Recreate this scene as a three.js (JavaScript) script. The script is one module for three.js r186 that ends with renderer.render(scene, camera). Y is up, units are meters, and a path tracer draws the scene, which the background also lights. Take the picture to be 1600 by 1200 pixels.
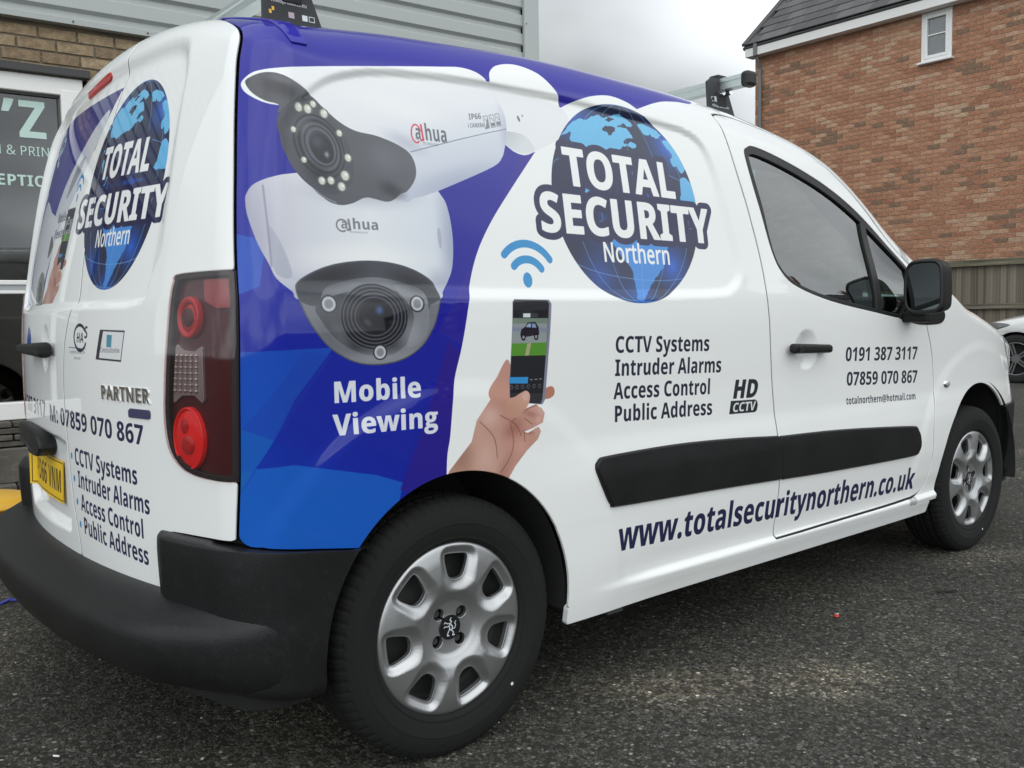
import * as THREE from 'three';
import { mergeGeometries } from 'three/addons/utils/BufferGeometryUtils.js';
import { RoundedBoxGeometry } from 'three/addons/geometries/RoundedBoxGeometry.js';
import { TextGeometry } from 'three/addons/geometries/TextGeometry.js';
import { FontLoader } from 'three/addons/loaders/FontLoader.js';

// ================= camera, sky, sun, exposure =================
const scene = new THREE.Scene();
const camera = new THREE.PerspectiveCamera(45.32, 4 / 3, 0.05, 600);
camera.position.set(-1.2215, 1.0376, 2.5841);
{ // the photographer stands behind the van's right rear corner, looking slightly down, the phone tipped about one degree
  const right = new THREE.Vector3(0.771847, -0.017932, 0.635555), up = new THREE.Vector3(0.062255, 0.99693, -0.047477), ahead = new THREE.Vector3(0.632753, -0.076211, -0.770594);
  camera.quaternion.setFromRotationMatrix(new THREE.Matrix4().makeBasis(right, up, ahead.negate()));
}
const renderer = new THREE.WebGLRenderer({ antialias: true });
renderer.setSize(1024, 768);
renderer.toneMapping = THREE.LinearToneMapping;
renderer.toneMappingExposure = 1.02;
renderer.shadowMap.enabled = true;
renderer.shadowMap.type = THREE.PCFSoftShadowMap;

function rng(seed) { let a = seed >>> 0; return () => { a = (a + 0x6d2b79f5) | 0; let t = Math.imul(a ^ (a >>> 15), 1 | a); t = (t + Math.imul(t ^ (t >>> 7), 61 | t)) ^ t; return ((t ^ (t >>> 14)) >>> 0) / 4294967296; }; }
const hash3 = (x, y, z) => { let h = Math.imul(x | 0, 374761393) ^ Math.imul(y | 0, 668265263) ^ Math.imul(z | 0, 1274126177); h = Math.imul(h ^ (h >>> 13), 1274126177); return ((h ^ (h >>> 16)) >>> 0) / 4294967296; };
function vnoise(x, y, z, wrap = 0) {
  const ix = Math.floor(x), iy = Math.floor(y), iz = Math.floor(z), fx = x - ix, fy = y - iy, fz = z - iz, s = (t) => t * t * (3 - 2 * t), u = s(fx), v = s(fy), w = s(fz);
  const W = (i) => wrap ? ((i % wrap) + wrap) % wrap : i, h = (a, b, c) => hash3(W(ix + a), W(iy + b), iz + c), l = (a, b, t) => a + (b - a) * t;
  return l(l(l(h(0, 0, 0), h(1, 0, 0), u), l(h(0, 1, 0), h(1, 1, 0), u), v), l(l(h(0, 0, 1), h(1, 0, 1), u), l(h(0, 1, 1), h(1, 1, 1), u), v), w);
}
const fbm = (x, y, z, o = 4) => { let s = 0, a = 0.5, n = 0; for (let i = 0; i < o; i++) { s += a * vnoise(x, y, z); n += a; a *= 0.5; x = x * 2.03 + 7.1; y = y * 2.01 + 3.3; z = z * 2.02 + 1.7; } return s / n; };

// overcast sky with broken brighter cloud round the hidden sun
const SUN = new THREE.Vector3(-0.22, 0.76, 0.61).normalize();
{
  const W = 1024, H = 512, data = new Float32Array(W * H * 4), A = new THREE.Vector3(-0.45, 0.5, 0.74).normalize(), B = new THREE.Vector3(0.8, 0.36, -0.5).normalize();
  for (let r = 0; r < H; r++) for (let c = 0; c < W; c++) {
    const up = ((r + 0.5) / H - 0.5) * Math.PI, az = ((c + 0.5) / W - 0.5) * 2 * Math.PI;
    const x = Math.cos(az) * Math.cos(up), y = Math.sin(up), z = Math.sin(az) * Math.cos(up), ca = x * A.x + y * A.y + z * A.z, cb = x * B.x + y * B.y + z * B.z;
    const k = 1.3 / (Math.max(y, 0) + 0.3), cl = fbm(x * k + 5, z * k + 2, y * 0.6, 5), cl2 = fbm(x * k * 2.3, z * k * 2.3 + 9, 4, 4);
    let L = 0.48 + 0.97 * THREE.MathUtils.smoothstep(ca, -0.85, 0.72) + 0.62 * Math.pow(Math.max(0, cb), 90);
    L *= 0.6 + 0.7 * THREE.MathUtils.smoothstep(cl, 0.3, 0.68) * (0.7 + 0.6 * cl2);
    if (y < 0) L *= 0.25;
    const g = THREE.MathUtils.clamp(cl * 1.6 - 0.4, 0, 1), i = (r * W + c) * 4;
    data[i] = L * (0.93 + 0.03 * g); data[i + 1] = L * (0.995 + 0.01 * g); data[i + 2] = L * (1.05 - 0.03 * g); data[i + 3] = 1;
  }
  const sky = new THREE.DataTexture(data, W, H, THREE.RGBAFormat, THREE.FloatType);
  sky.mapping = THREE.EquirectangularReflectionMapping; sky.magFilter = sky.minFilter = THREE.LinearFilter; sky.needsUpdate = true;
  scene.background = sky; scene.environment = sky;
}
const sun = new THREE.DirectionalLight(0xfff6ea, 0.55);
sun.position.copy(SUN).multiplyScalar(40); sun.castShadow = true; sun.shadow.radius = 130;
sun.shadow.mapSize.set(2048, 2048); Object.assign(sun.shadow.camera, { left: -20, right: 20, top: 20, bottom: -20, near: 1, far: 90 });
scene.add(sun); scene.add(sun.target);

// ================= helpers =================
const used = new Map();
function numbered(name) { const n = used.get(name) || 0; used.set(name, n + 1); return n ? name + '_' + String(n).padStart(3, '0') : name; }
function tag(o, label, category, group, kind) { if (label) o.userData.label = label; if (category) o.userData.category = category; if (group) o.userData.group = group; if (kind) o.userData.kind = kind; return o; }
function thing(name, label, category, at = [0, 0, 0], turn = 0, group) { const o = new THREE.Group(); o.name = numbered(name); o.position.set(...at); o.rotation.y = turn; scene.add(o); return tag(o, label, category, group); }
function mesh(name, geo, mat, parent, label) {
  const g = Array.isArray(geo) ? (geo.length > 1 ? mergeGeometries(geo.map(plain)) : geo[0]) : geo;
  const m = new THREE.Mesh(g, mat); m.name = parent === scene ? numbered(name) : name; m.castShadow = m.receiveShadow = true; parent.add(m); if (label) m.userData.label = label; return m;
}
function plain(g) { const q = g.index ? g.toNonIndexed() : g; for (const k of Object.keys(q.attributes)) if (!['position', 'normal', 'uv'].includes(k)) q.deleteAttribute(k); if (!q.attributes.uv) q.setAttribute('uv', new THREE.BufferAttribute(new Float32Array(q.attributes.position.count * 2), 2)); return q; }
const box = (w, h, d, x = 0, y = 0, z = 0) => new THREE.BoxGeometry(w, h, d).translate(x, y, z);
const rbox = (w, h, d, r, x = 0, y = 0, z = 0, seg = 2) => new RoundedBoxGeometry(w, h, d, seg, r).translate(x, y, z);
function bar(a, b, r, seg = 10) { const A = new THREE.Vector3(...a), B = new THREE.Vector3(...b), d = B.clone().sub(A), g = new THREE.CylinderGeometry(r, r, d.length(), seg); g.applyQuaternion(new THREE.Quaternion().setFromUnitVectors(new THREE.Vector3(0, 1, 0), d.normalize())); return g.translate(...A.add(B).multiplyScalar(0.5).toArray()); }
const std = (c, rough = 0.6, o = {}) => new THREE.MeshStandardMaterial({ color: new THREE.Color().setRGB(...(Array.isArray(c) ? c : [c, c, c])), roughness: rough, ...o });
const phys = (c, rough = 0.4, o = {}) => new THREE.MeshPhysicalMaterial({ color: new THREE.Color().setRGB(...(Array.isArray(c) ? c : [c, c, c])), roughness: rough, ...o });
function noiseTexture(n, f, srgb, repeat = 1) { // f(u, v) -> [r, g, b] in 0..255
  const d = new Uint8Array(n * n * 4);
  for (let j = 0; j < n; j++) for (let i = 0; i < n; i++) { const c = f(i / n, j / n), k = (j * n + i) * 4; d[k] = c[0]; d[k + 1] = c[1]; d[k + 2] = c[2]; d[k + 3] = 255; }
  const t = new THREE.DataTexture(d, n, n, THREE.RGBAFormat); t.wrapS = t.wrapT = THREE.RepeatWrapping; t.magFilter = THREE.LinearFilter; t.minFilter = THREE.LinearMipmapLinearFilter; t.generateMipmaps = true;
  if (srgb) t.colorSpace = THREE.SRGBColorSpace; t.repeat.set(repeat, repeat); t.needsUpdate = true; return t;
}
function canvas(w, h) { const c = document.createElement('canvas'); c.width = w; c.height = h; return c; }
function canvasTexture(c) { const t = new THREE.CanvasTexture(c); t.colorSpace = THREE.SRGBColorSpace; t.anisotropy = 8; return t; }
const font = await new FontLoader().loadAsync('fonts/droid/droid_sans_bold.typeface.json');
const fontThin = await new FontLoader().loadAsync('fonts/droid/droid_sans_regular.typeface.json');
function letters(text, h, depth, f = font, width) { // flat or slightly raised lettering, cap height h, starting at the origin
  const g = new TextGeometry(text, { font: f, size: h / 0.73, depth, curveSegments: 5, bevelEnabled: false }); g.computeBoundingBox();
  if (width) g.scale(width / (g.boundingBox.max.x - g.boundingBox.min.x), 1, 1);
  return g;
}
// ---------- small maths ----------
const clamp = (v, a, b) => v < a ? a : v > b ? b : v, mix = (a, b, t) => a + (b - a) * t;
const sstep = (a, b, x) => { const t = clamp((x - a) / (b - a), 0, 1); return t * t * (3 - 2 * t); };
function table(pairs) {                                  // smooth monotone curve through [x, y] pairs
  const n = pairs.length, X = pairs.map((p) => p[0]), Y = pairs.map((p) => p[1]), m = new Float64Array(n), d = [];
  for (let i = 0; i < n - 1; i++) d.push((Y[i + 1] - Y[i]) / (X[i + 1] - X[i]));
  m[0] = d[0]; m[n - 1] = d[n - 2];
  for (let i = 1; i < n - 1; i++) m[i] = d[i - 1] * d[i] <= 0 ? 0 : 2 * d[i - 1] * d[i] / (d[i - 1] + d[i]);
  return (x) => {
    if (x <= X[0]) return Y[0] + m[0] * (x - X[0]);
    if (x >= X[n - 1]) return Y[n - 1] + m[n - 1] * (x - X[n - 1]);
    let i = 0; while (x > X[i + 1]) i++;
    const h = X[i + 1] - X[i], t = (x - X[i]) / h, t2 = t * t, t3 = t2 * t;
    return (2 * t3 - 3 * t2 + 1) * Y[i] + (t3 - 2 * t2 + t) * h * m[i] + (3 * t2 - 2 * t3) * Y[i + 1] + (t3 - t2) * h * m[i + 1];
  };
}
const rmax = (a, b, r) => { const u = Math.max(a + r, 0), v = Math.max(b + r, 0); return Math.min(-r, Math.max(a, b)) + Math.sqrt(u * u + v * v); };
function polyline(pts, closed = true, per = 6) {         // Catmull-Rom through points; a point with a third entry 1 is a corner
  const out = [], n = pts.length, at = (i) => closed ? pts[(i + n) % n] : pts[clamp(i, 0, n - 1)];
  for (let i = 0; i < (closed ? n : n - 1); i++) {
    const p1 = at(i), p2 = at(i + 1), p0 = p1[2] ? p1 : at(i - 1), p3 = p2[2] ? p2 : at(i + 2);
    for (let k = 0; k < per; k++) {
      const t = k / per, t2 = t * t, t3 = t2 * t, c = (j) => 0.5 * (2 * p1[j] + (p2[j] - p0[j]) * t + (2 * p0[j] - 5 * p1[j] + 4 * p2[j] - p3[j]) * t2 + (3 * p1[j] - p0[j] - 3 * p2[j] + p3[j]) * t3);
      out.push([c(0), c(1)]);
    }
  }
  if (!closed) out.push(pts[n - 1].slice(0, 2));
  return out;
}
function polySdf(P) {                                    // inside > 0
  const n = P.length, xs = Float64Array.from(P, (p) => p[0]), ys = Float64Array.from(P, (p) => p[1]);
  const f = (x, y) => {
    let d = 1e9, s = false;
    for (let i = 0, j = n - 1; i < n; j = i++) {
      const ex = xs[j] - xs[i], ey = ys[j] - ys[i], wx = x - xs[i], wy = y - ys[i], l = ex * ex + ey * ey;
      let t = l > 0 ? (wx * ex + wy * ey) / l : 0; t = t < 0 ? 0 : t > 1 ? 1 : t;
      const bx = wx - ex * t, by = wy - ey * t, q = bx * bx + by * by; if (q < d) d = q;
      if ((ys[i] > y) !== (ys[j] > y) && x < (xs[j] - xs[i]) * (y - ys[i]) / (ys[j] - ys[i]) + xs[i]) s = !s;
    }
    return s ? Math.sqrt(d) : -Math.sqrt(d);
  };
  f.box = [Math.min(...xs), Math.max(...xs), Math.min(...ys), Math.max(...ys)];
  return f;
}
// ---------- the body of the van as a smooth solid: x forward, y up, z to its right; the rear axle is at x = 0 ----------
const sideBase = table([[0.1, 0.8], [0.22, 0.862], [0.262, 0.876], [0.285, 0.884], [0.3, 0.888], [0.32, 0.876], [0.4, 0.889], [0.5, 0.901], [0.6, 0.904], [0.66, 0.899], [0.72, 0.8925], [0.8, 0.894], [0.9, 0.899], [1.0, 0.902], [1.06, 0.9], [1.12, 0.893], [1.25, 0.876], [1.38, 0.857], [1.5, 0.836], [1.6, 0.81], [1.7, 0.78], [1.8, 0.745]]);
const sideFlat = table([[0.45, 0.894], [0.5, 0.8965], [0.6, 0.899], [0.72, 0.9], [0.85, 0.901], [1.0, 0.902], [1.06, 0.9]]);
const sillFlat = table([[0.1, 0.84], [0.22, 0.872], [0.3, 0.884], [0.4, 0.892], [0.5, 0.8965]]);
const recess = polySdf(polyline([[-0.432, 1.2], [-0.415, 1.32], [-0.37, 1.43], [-0.29, 1.515], [-0.2, 1.556], [-0.08, 1.577], [0.17, 1.589], [0.45, 1.583], [0.72, 1.568], [0.87, 1.556], [0.945, 1.528], [0.982, 1.47], [1.004, 1.38], [1.03, 1.29], [1.056, 1.19], [1.05, 1.135], [1.01, 1.102], [0.93, 1.088], [0.5, 1.083], [0, 1.087], [-0.3, 1.098], [-0.4, 1.105], [-0.43, 1.14]], true, 4));
const ARCH_R = [0.002, 0.305, 0.347, 0.377], ARCH_F = [2.705, 0.305, 0.385, 0.412];
const topLine = table([[-0.6, 1.757], [-0.45, 1.766], [-0.3, 1.774], [0, 1.782], [0.35, 1.782], [0.8, 1.768], [1.15, 1.742], [1.45, 1.69], [1.66, 1.628], [1.9, 1.505], [2.2, 1.325], [2.45, 1.19], [2.6, 1.125], [2.72, 1.1], [2.95, 1.045], [3.1, 1.0], [3.3, 0.92], [3.48, 0.8], [3.62, 0.66]]);
const topCrown = table([[-0.6, 0.122], [-0.3, 0.117], [0, 0.1], [0.4, 0.084], [1.2, 0.078], [1.7, 0.065], [2.4, 0.065], [2.8, 0.08], [3.4, 0.1]]);
const rearLine = table([[0.2, -0.62], [0.45, -0.634], [0.6, -0.638], [0.8, -0.638], [0.95, -0.636], [1.06, -0.63], [1.12, -0.622], [1.35, -0.583], [1.5, -0.549], [1.6, -0.518], [1.66, -0.487], [1.7, -0.463], [1.74, -0.432], [1.79, -0.385]]);
const rearRecess = polySdf(polyline([[-0.565, 1.12], [-0.572, 1.3], [-0.56, 1.5], [-0.545, 1.58], [-0.49, 1.625], [-0.3, 1.635], [0, 1.638], [0.3, 1.635], [0.49, 1.625], [0.545, 1.58], [0.56, 1.5], [0.572, 1.3], [0.565, 1.12], [0.53, 1.08], [0.3, 1.078], [0, 1.078], [-0.3, 1.078], [-0.53, 1.08]], true, 4));
const plateRecess = polySdf(polyline([[-0.4, 0.735], [-0.41, 0.62], [-0.385, 0.53], [-0.3, 0.515], [0.06, 0.515], [0.105, 0.53], [0.11, 0.6], [0.09, 0.7], [0.06, 0.735]], true, 4));
function sideZ(x, y) {
  let z = sideBase(y);
  if (y < 0.5 && x < 0.8) z = mix(sillFlat(y), z, sstep(0.4, 0.75, x));         // the sill crease fades out behind the wheel
  if (x < 0.7 && y > 0.5 && y < 1.0) z = mix(sideFlat(y), z, sstep(0.05, 0.65, x));
  if (x < 0.2) z -= 0.03 * (0.2 - x) * (0.2 - x);
  if (x > 1.9) { const q = x - 1.9; z -= 0.045 * q * q + 0.16 * Math.max(0, x - 2.8) ** 2; }
  if (x > 1.0 && y > 1.05) z -= 0.05 * (x - 1.0) * (x - 1.0) * sstep(1.05, 1.35, y);
  for (const A of [ARCH_R, ARCH_F]) {                                             // flared arches
    const r = Math.hypot((x - A[0]) * 0.378 / A[2] * 0.96, y - A[1]);
    if (r < 0.68) z += 0.0045 * (1 - sstep(0.54, 0.595, r)) * sstep(0.25, 0.5, y + 0.1);
  }
  const b = recess.box;
  if (x > b[0] - 0.03 && x < b[1] + 0.03 && y > b[2] - 0.03 && y < b[3] + 0.03) {
    const s = recess(x, y), up = sstep(1.3, 1.5, y), w = mix(mix(0.026, 0.011, up), 0.016, sstep(1.2, 1.1, y));
    z -= mix(0.0085, 0.0115, up) * mix(0.2, 1, sstep(-0.42, -0.16, x)) * sstep(-w, w, s);
  }
  if (x > 1.18 && x < 1.62 && y > 0.8 && y < 1.02) {                               // finger scoop behind the door handle
    const r = Math.hypot(x - 1.392, (y - 0.906) * 1.02) ; z -= 0.02 * Math.pow(Math.max(0, 1 - (r / 0.068) ** 2), 1.3);
  }
  return z;
}
function rearX(z, y) {
  const a = Math.abs(z);
  let x = rearLine(y) + 0.112 * Math.pow(a / 0.8, 2.2);
  const b = rearRecess.box;
  if (a < 0.66 && y > 1.03 && y < 1.72) {
    const s = rearRecess(z, y), w = mix(0.012, 0.05, sstep(1.1, 1.2, y));
    x += mix(0.012, 0.024, sstep(1.1, 1.6, y)) * sstep(-w, 0.006, s);
  }
  if (z > -0.46 && z < 0.16 && y > 0.46 && y < 0.8) x += 0.022 * sstep(-0.012, 0.016, plateRecess(z, y));
  if (y > 0.88 && y < 1.06 && z > -0.16 && z < 0.05) { const r = Math.hypot((z + 0.055) * 1.5, y - 0.97); x += 0.022 * Math.pow(Math.max(0, 1 - (r / 0.062) ** 2), 1.3); }
  return x;
}
function vanF(x, y, z) {                                  // < 0 inside
  const a = Math.abs(z), s = a - sideZ(x, y);
  let f = s;
  if (x < 0.3) f = rmax(f, rearX(z, y) - x, 0.085);
  if (x > 2.6) f = rmax(f, (x - (3.64 - 0.3 * (a / 0.75) ** 2.4 - 0.1 * Math.max(0, y - 0.62))) * 0.8, 0.12);
  const t = topLine(x) - topCrown(x) * (a / 0.75) ** 2;
  f = rmax(f, (y - t) * (x > 1.4 && x < 2.7 ? 0.88 : 1), x > 1.3 ? mix(0.085, 0.05, sstep(1.3, 1.9, x)) : mix(0.05, 0.085, sstep(-0.4, -0.2, x)));
  return f;
}
function gradF(f, x, y, z, e = 0.0012) {
  const a = f(x + e, y - e, z - e), b = f(x - e, y - e, z + e), c = f(x - e, y + e, z - e), d = f(x + e, y + e, z + e);
  let nx = a - b - c + d, ny = -a - b + c + d, nz = -a + b - c + d; const l = Math.hypot(nx, ny, nz) || 1;
  return [nx / l, ny / l, nz / l];
}
// ---------- meshing a solid, and cutting panels out of it ----------
function solidGrid(F, U, V, flip) {                       // U: plan stations {o:[x,z], h:[x,z], y1}, V: [[t, phi]...]; rays from inside out to the surface
  const nu = U.length, nv = V.length, N = nu * nv, P = new Float32Array(N * 3), Nn = new Float32Array(N * 3), I = new Uint32Array((nu - 1) * (nv - 1) * 6);
  for (let i = 0; i < nu; i++) {
    const u = U[i];
    for (let j = 0; j < nv; j++) {
      const [t, phi] = V[j], y0 = u.y0 + (u.y1 - u.y0) * t, c = Math.cos(phi), s = Math.sin(phi), dx = u.h[0] * c, dy = s, dz = u.h[1] * c;
      let r = 0.05, x, y, z;
      for (let k = 0; k < 22; k++) { x = u.o[0] + dx * r; y = y0 + dy * r; z = u.o[1] + dz * r; const f = F(x, y, z); r -= f * 0.85; if (Math.abs(f) < 2e-5) break; }
      x = u.o[0] + dx * r; y = y0 + dy * r; z = u.o[1] + dz * r;
      const n = gradF(F, x, y, z), q = (i * nv + j) * 3;
      P[q] = x; P[q + 1] = y; P[q + 2] = z; Nn[q] = n[0]; Nn[q + 1] = n[1]; Nn[q + 2] = n[2];
    }
  }
  let k = 0;
  for (let i = 0; i < nu - 1; i++) for (let j = 0; j < nv - 1; j++) {
    const a = i * nv + j, b = a + nv, c = b + 1, d = a + 1;
    if (flip) { I[k++] = a; I[k++] = c; I[k++] = b; I[k++] = a; I[k++] = d; I[k++] = c; } else { I[k++] = a; I[k++] = b; I[k++] = c; I[k++] = a; I[k++] = c; I[k++] = d; }
  }
  return { P, N: Nn, I };
}
function cut(M, mask, { off = 0, skirt = 0.018, bevel = 0.002, uv = null } = {}) {
  const { P, N, I } = M, n = P.length / 3, m = new Float32Array(n);
  for (let i = 0; i < n; i++) m[i] = mask(P[i * 3], P[i * 3 + 1], P[i * 3 + 2]);
  const pos = [], nor = [], idx = [], seen = new Int32Array(n).fill(-1), edges = new Map(), segs = [];
  const vert = (i) => { if (seen[i] < 0) { seen[i] = pos.length / 3; pos.push(P[i * 3], P[i * 3 + 1], P[i * 3 + 2]); nor.push(N[i * 3], N[i * 3 + 1], N[i * 3 + 2]); } return seen[i]; };
  const cross = (a, b) => {
    const lo = Math.min(a, b), hi = Math.max(a, b), key = lo * n + hi; let v = edges.get(key);
    if (v === undefined) {
      const t = clamp(m[lo] / (m[lo] - m[hi]), 0.001, 0.999); v = pos.length / 3; edges.set(key, v);
      for (let c = 0; c < 3; c++) pos.push(mix(P[lo * 3 + c], P[hi * 3 + c], t));
      const q = [0, 1, 2].map((c) => mix(N[lo * 3 + c], N[hi * 3 + c], t)), l = Math.hypot(...q) || 1; nor.push(q[0] / l, q[1] / l, q[2] / l);
    }
    return v;
  };
  for (let k = 0; k < I.length; k += 3) {
    const t = [I[k], I[k + 1], I[k + 2]], s = t.map((i) => m[i] > 0), c = s[0] + s[1] + s[2];
    if (!c) continue;
    if (c === 3) { idx.push(vert(t[0]), vert(t[1]), vert(t[2])); continue; }
    const poly = []; let from = -1, to = -1;
    for (let e = 0; e < 3; e++) { const a = t[e], b = t[(e + 1) % 3]; if (s[e]) poly.push(vert(a)); if (s[e] !== s[(e + 1) % 3]) { const v = cross(a, b); poly.push(v); if (s[e]) from = v; else to = v; } }
    for (let e = 1; e < poly.length - 1; e++) idx.push(poly[0], poly[e], poly[e + 1]);
    segs.push([from, to]);
  }
  if (off) for (let i = 0; i < pos.length; i++) pos[i] += nor[i] * off;
  if (skirt && segs.length) {
    const lat = new Map();
    for (const [a, b] of segs) {
      const t = [0, 1, 2].map((c) => pos[b * 3 + c] - pos[a * 3 + c]);
      for (const v of [a, b]) { const q = [nor[v * 3], nor[v * 3 + 1], nor[v * 3 + 2]], l = lat.get(v) || [0, 0, 0]; l[0] += t[1] * q[2] - t[2] * q[1]; l[1] += t[2] * q[0] - t[0] * q[2]; l[2] += t[0] * q[1] - t[1] * q[0]; lat.set(v, l); }
    }
    const r1 = new Map(), r2 = new Map();
    for (const [v, l] of lat) {
      const d = Math.hypot(...l) || 1, L = l.map((c) => c / d), p = [0, 1, 2].map((c) => pos[v * 3 + c]), q = [0, 1, 2].map((c) => nor[v * 3 + c]);
      r1.set(v, pos.length / 3); for (let c = 0; c < 3; c++) pos.push(p[c] + L[c] * bevel - q[c] * bevel); nor.push(...L);
      r2.set(v, pos.length / 3); for (let c = 0; c < 3; c++) pos.push(p[c] + L[c] * bevel - q[c] * skirt); nor.push(...L);
    }
    for (const [a, b] of segs) { idx.push(a, r1.get(a), r1.get(b), a, r1.get(b), b); idx.push(r1.get(a), r2.get(a), r2.get(b), r1.get(a), r2.get(b), r1.get(b)); }
  }
  const g = new THREE.BufferGeometry(), nvv = pos.length / 3, uvs = new Float32Array(nvv * 2);
  if (uv) for (let i = 0; i < nvv; i++) { const q = uv(pos[i * 3], pos[i * 3 + 1], pos[i * 3 + 2]); uvs[i * 2] = q[0]; uvs[i * 2 + 1] = q[1]; }
  g.setAttribute('position', new THREE.BufferAttribute(new Float32Array(pos), 3)); g.setAttribute('normal', new THREE.BufferAttribute(new Float32Array(nor), 3)); g.setAttribute('uv', new THREE.BufferAttribute(uvs, 2));
  g.setIndex(new THREE.BufferAttribute(new Uint32Array(idx), 1));
  return g;
}
const steps = (a, b, d) => { const n = Math.max(1, Math.round(Math.abs(b - a) / d)); return Array.from({ length: n + 1 }, (_, i) => a + (b - a) * i / n); };
function stations(sg, dRear, dCorner, dSide, dFront, { xr = -0.3, zc = 0.62, xf = 3.02, y0 = 0.2, top = topLine } = {}) {
  const U = [], add = (x, z, hx, hz) => U.push({ o: [x, z * sg], h: [hx, hz * sg], y0, y1: top(clamp(x, xr, 3.2)) - (x > 2.4 ? 0.27 : 0.3) });
  for (const z of steps(0, zc, dRear)) add(xr, z, -1, 0);
  for (const a of steps(0, Math.PI / 2, dCorner).slice(1, -1)) add(xr, zc, -Math.cos(a), Math.sin(a));
  for (const x of steps(xr, xf, dSide)) add(x, zc, 0, 1);
  for (const a of steps(0, Math.PI / 2, dFront).slice(1, -1)) add(xf, zc, Math.sin(a), Math.cos(a));
  for (const z of steps(zc, 0, 0.05)) add(xf, z, 1, 0);
  return U;
}
function capSurface(F, xs, zs) {                          // the top of the solid, seen from above
  const U = xs.length, V = zs.length, P = new Float32Array(U * V * 3), N = new Float32Array(U * V * 3), I = [];
  xs.forEach((x, i) => zs.forEach((z, j) => {
    let y = topLine(x) - 0.25; for (let k = 0; k < 22; k++) { const f = F(x, y, z); y -= f * 0.85; if (Math.abs(f) < 2e-5) break; }
    const n = gradF(F, x, y, z); P.set([x, y, z], (i * V + j) * 3); N.set(n, (i * V + j) * 3);
    if (i < U - 1 && j < V - 1) { const a = i * V + j, b = a + V; I.push(a, b, b + 1, a, b + 1, a + 1); }
  }));
  return { P, N, I: Uint32Array.from(I) };
}
// ================= the printed vinyl on the van, drawn in metres on its side (x, y) and on its rear doors (z, y) =================
const NAVY = '#2b2b52', INK = '#2f3142';
function sheet(x0, x1, y0, y1, S) {
  const c = canvas(Math.round((x1 - x0) * S), Math.round((y1 - y0) * S)), g = c.getContext('2d'), X = (x) => (x - x0) * S, Y = (y) => (y1 - y) * S;
  const A = {
    c, g, S, X, Y, uv: (x, y) => [(x - x0) / (x1 - x0), (y - y0) / (y1 - y0)],
    path(pts, closed = true, smooth = false) { const p = smooth ? polyline(pts, closed, 8) : pts; g.beginPath(); p.forEach((q, i) => i ? g.lineTo(X(q[0]), Y(q[1])) : g.moveTo(X(q[0]), Y(q[1]))); if (closed) g.closePath(); },
    fill(pts, style, smooth) { A.path(pts, true, smooth); g.fillStyle = style; g.fill(); },
    line(pts, style, w, smooth, closed = false) { A.path(pts, closed, smooth); g.strokeStyle = style; g.lineWidth = w * S; g.lineCap = g.lineJoin = 'round'; g.stroke(); },
    oval(x, y, rx, ry, style, rot = 0) { g.beginPath(); g.ellipse(X(x), Y(y), rx * S, ry * S, rot, 0, 7); g.fillStyle = style; g.fill(); },
    ring(x, y, rx, ry, style, w, rot = 0, a0 = 0, a1 = 6.2832) { g.beginPath(); g.ellipse(X(x), Y(y), rx * S, ry * S, rot, a0, a1); g.strokeStyle = style; g.lineWidth = w * S; g.lineCap = 'round'; g.stroke(); },
    grad(xa, ya, xb, yb, stops) { const q = g.createLinearGradient(X(xa), Y(ya), X(xb), Y(yb)); stops.forEach(([t, c2]) => q.addColorStop(t, c2)); return q; },
    rad(x, y, r, stops) { const q = g.createRadialGradient(X(x), Y(y), 0, X(x), Y(y), r * S); stops.forEach(([t, c2]) => q.addColorStop(t, c2)); return q; },
    soft(x, y, rx, ry, rgb, alpha, rot = 0) { g.save(); g.translate(X(x), Y(y)); g.rotate(rot); g.scale(rx * S, ry * S); const q = g.createRadialGradient(0, 0, 0, 0, 0, 1); for (let i = 0; i <= 6; i++) { const t = i / 6; q.addColorStop(t, 'rgba(' + rgb + ',' + (alpha * (1 - t * t * (3 - 2 * t))).toFixed(3) + ')'); } g.fillStyle = q; g.fillRect(-1, -1, 2, 2); g.restore(); },
    inside(pts, smooth, draw) { g.save(); A.path(pts, true, smooth); g.clip(); draw(); g.restore(); },
    text(str, xa, xb, yBase, cap, style, o = {}) {            // set between xa and xb, on the base line, capitals of height cap
      g.save(); g.font = (o.weight ?? 'bold') + ' 100px sans-serif'; const w = g.measureText(str).width;
      g.translate(X(xa), Y(yBase)); g.transform(1, ((o.y2 ?? yBase) - yBase) / (xb - xa) * -1, 0, 1, 0, 0); g.transform(1, 0, -(o.skew ?? 0), 1, 0, 0); g.scale((xb - xa) * S / w, cap * S / 71.4);
      if (o.stroke) { g.strokeStyle = o.stroke; g.lineJoin = 'round'; g.lineWidth = o.sw; g.strokeText(str, 0, 0); }
      if (o.fat) { g.strokeStyle = style; g.lineJoin = 'round'; g.lineWidth = o.fat; g.strokeText(str, 0, 0); }
      if (style) { g.fillStyle = style; g.fillText(str, 0, 0); }
      g.restore();
    },
  };
  g.fillStyle = '#ffffff'; g.fillRect(0, 0, c.width, c.height);
  return A;
}
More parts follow.
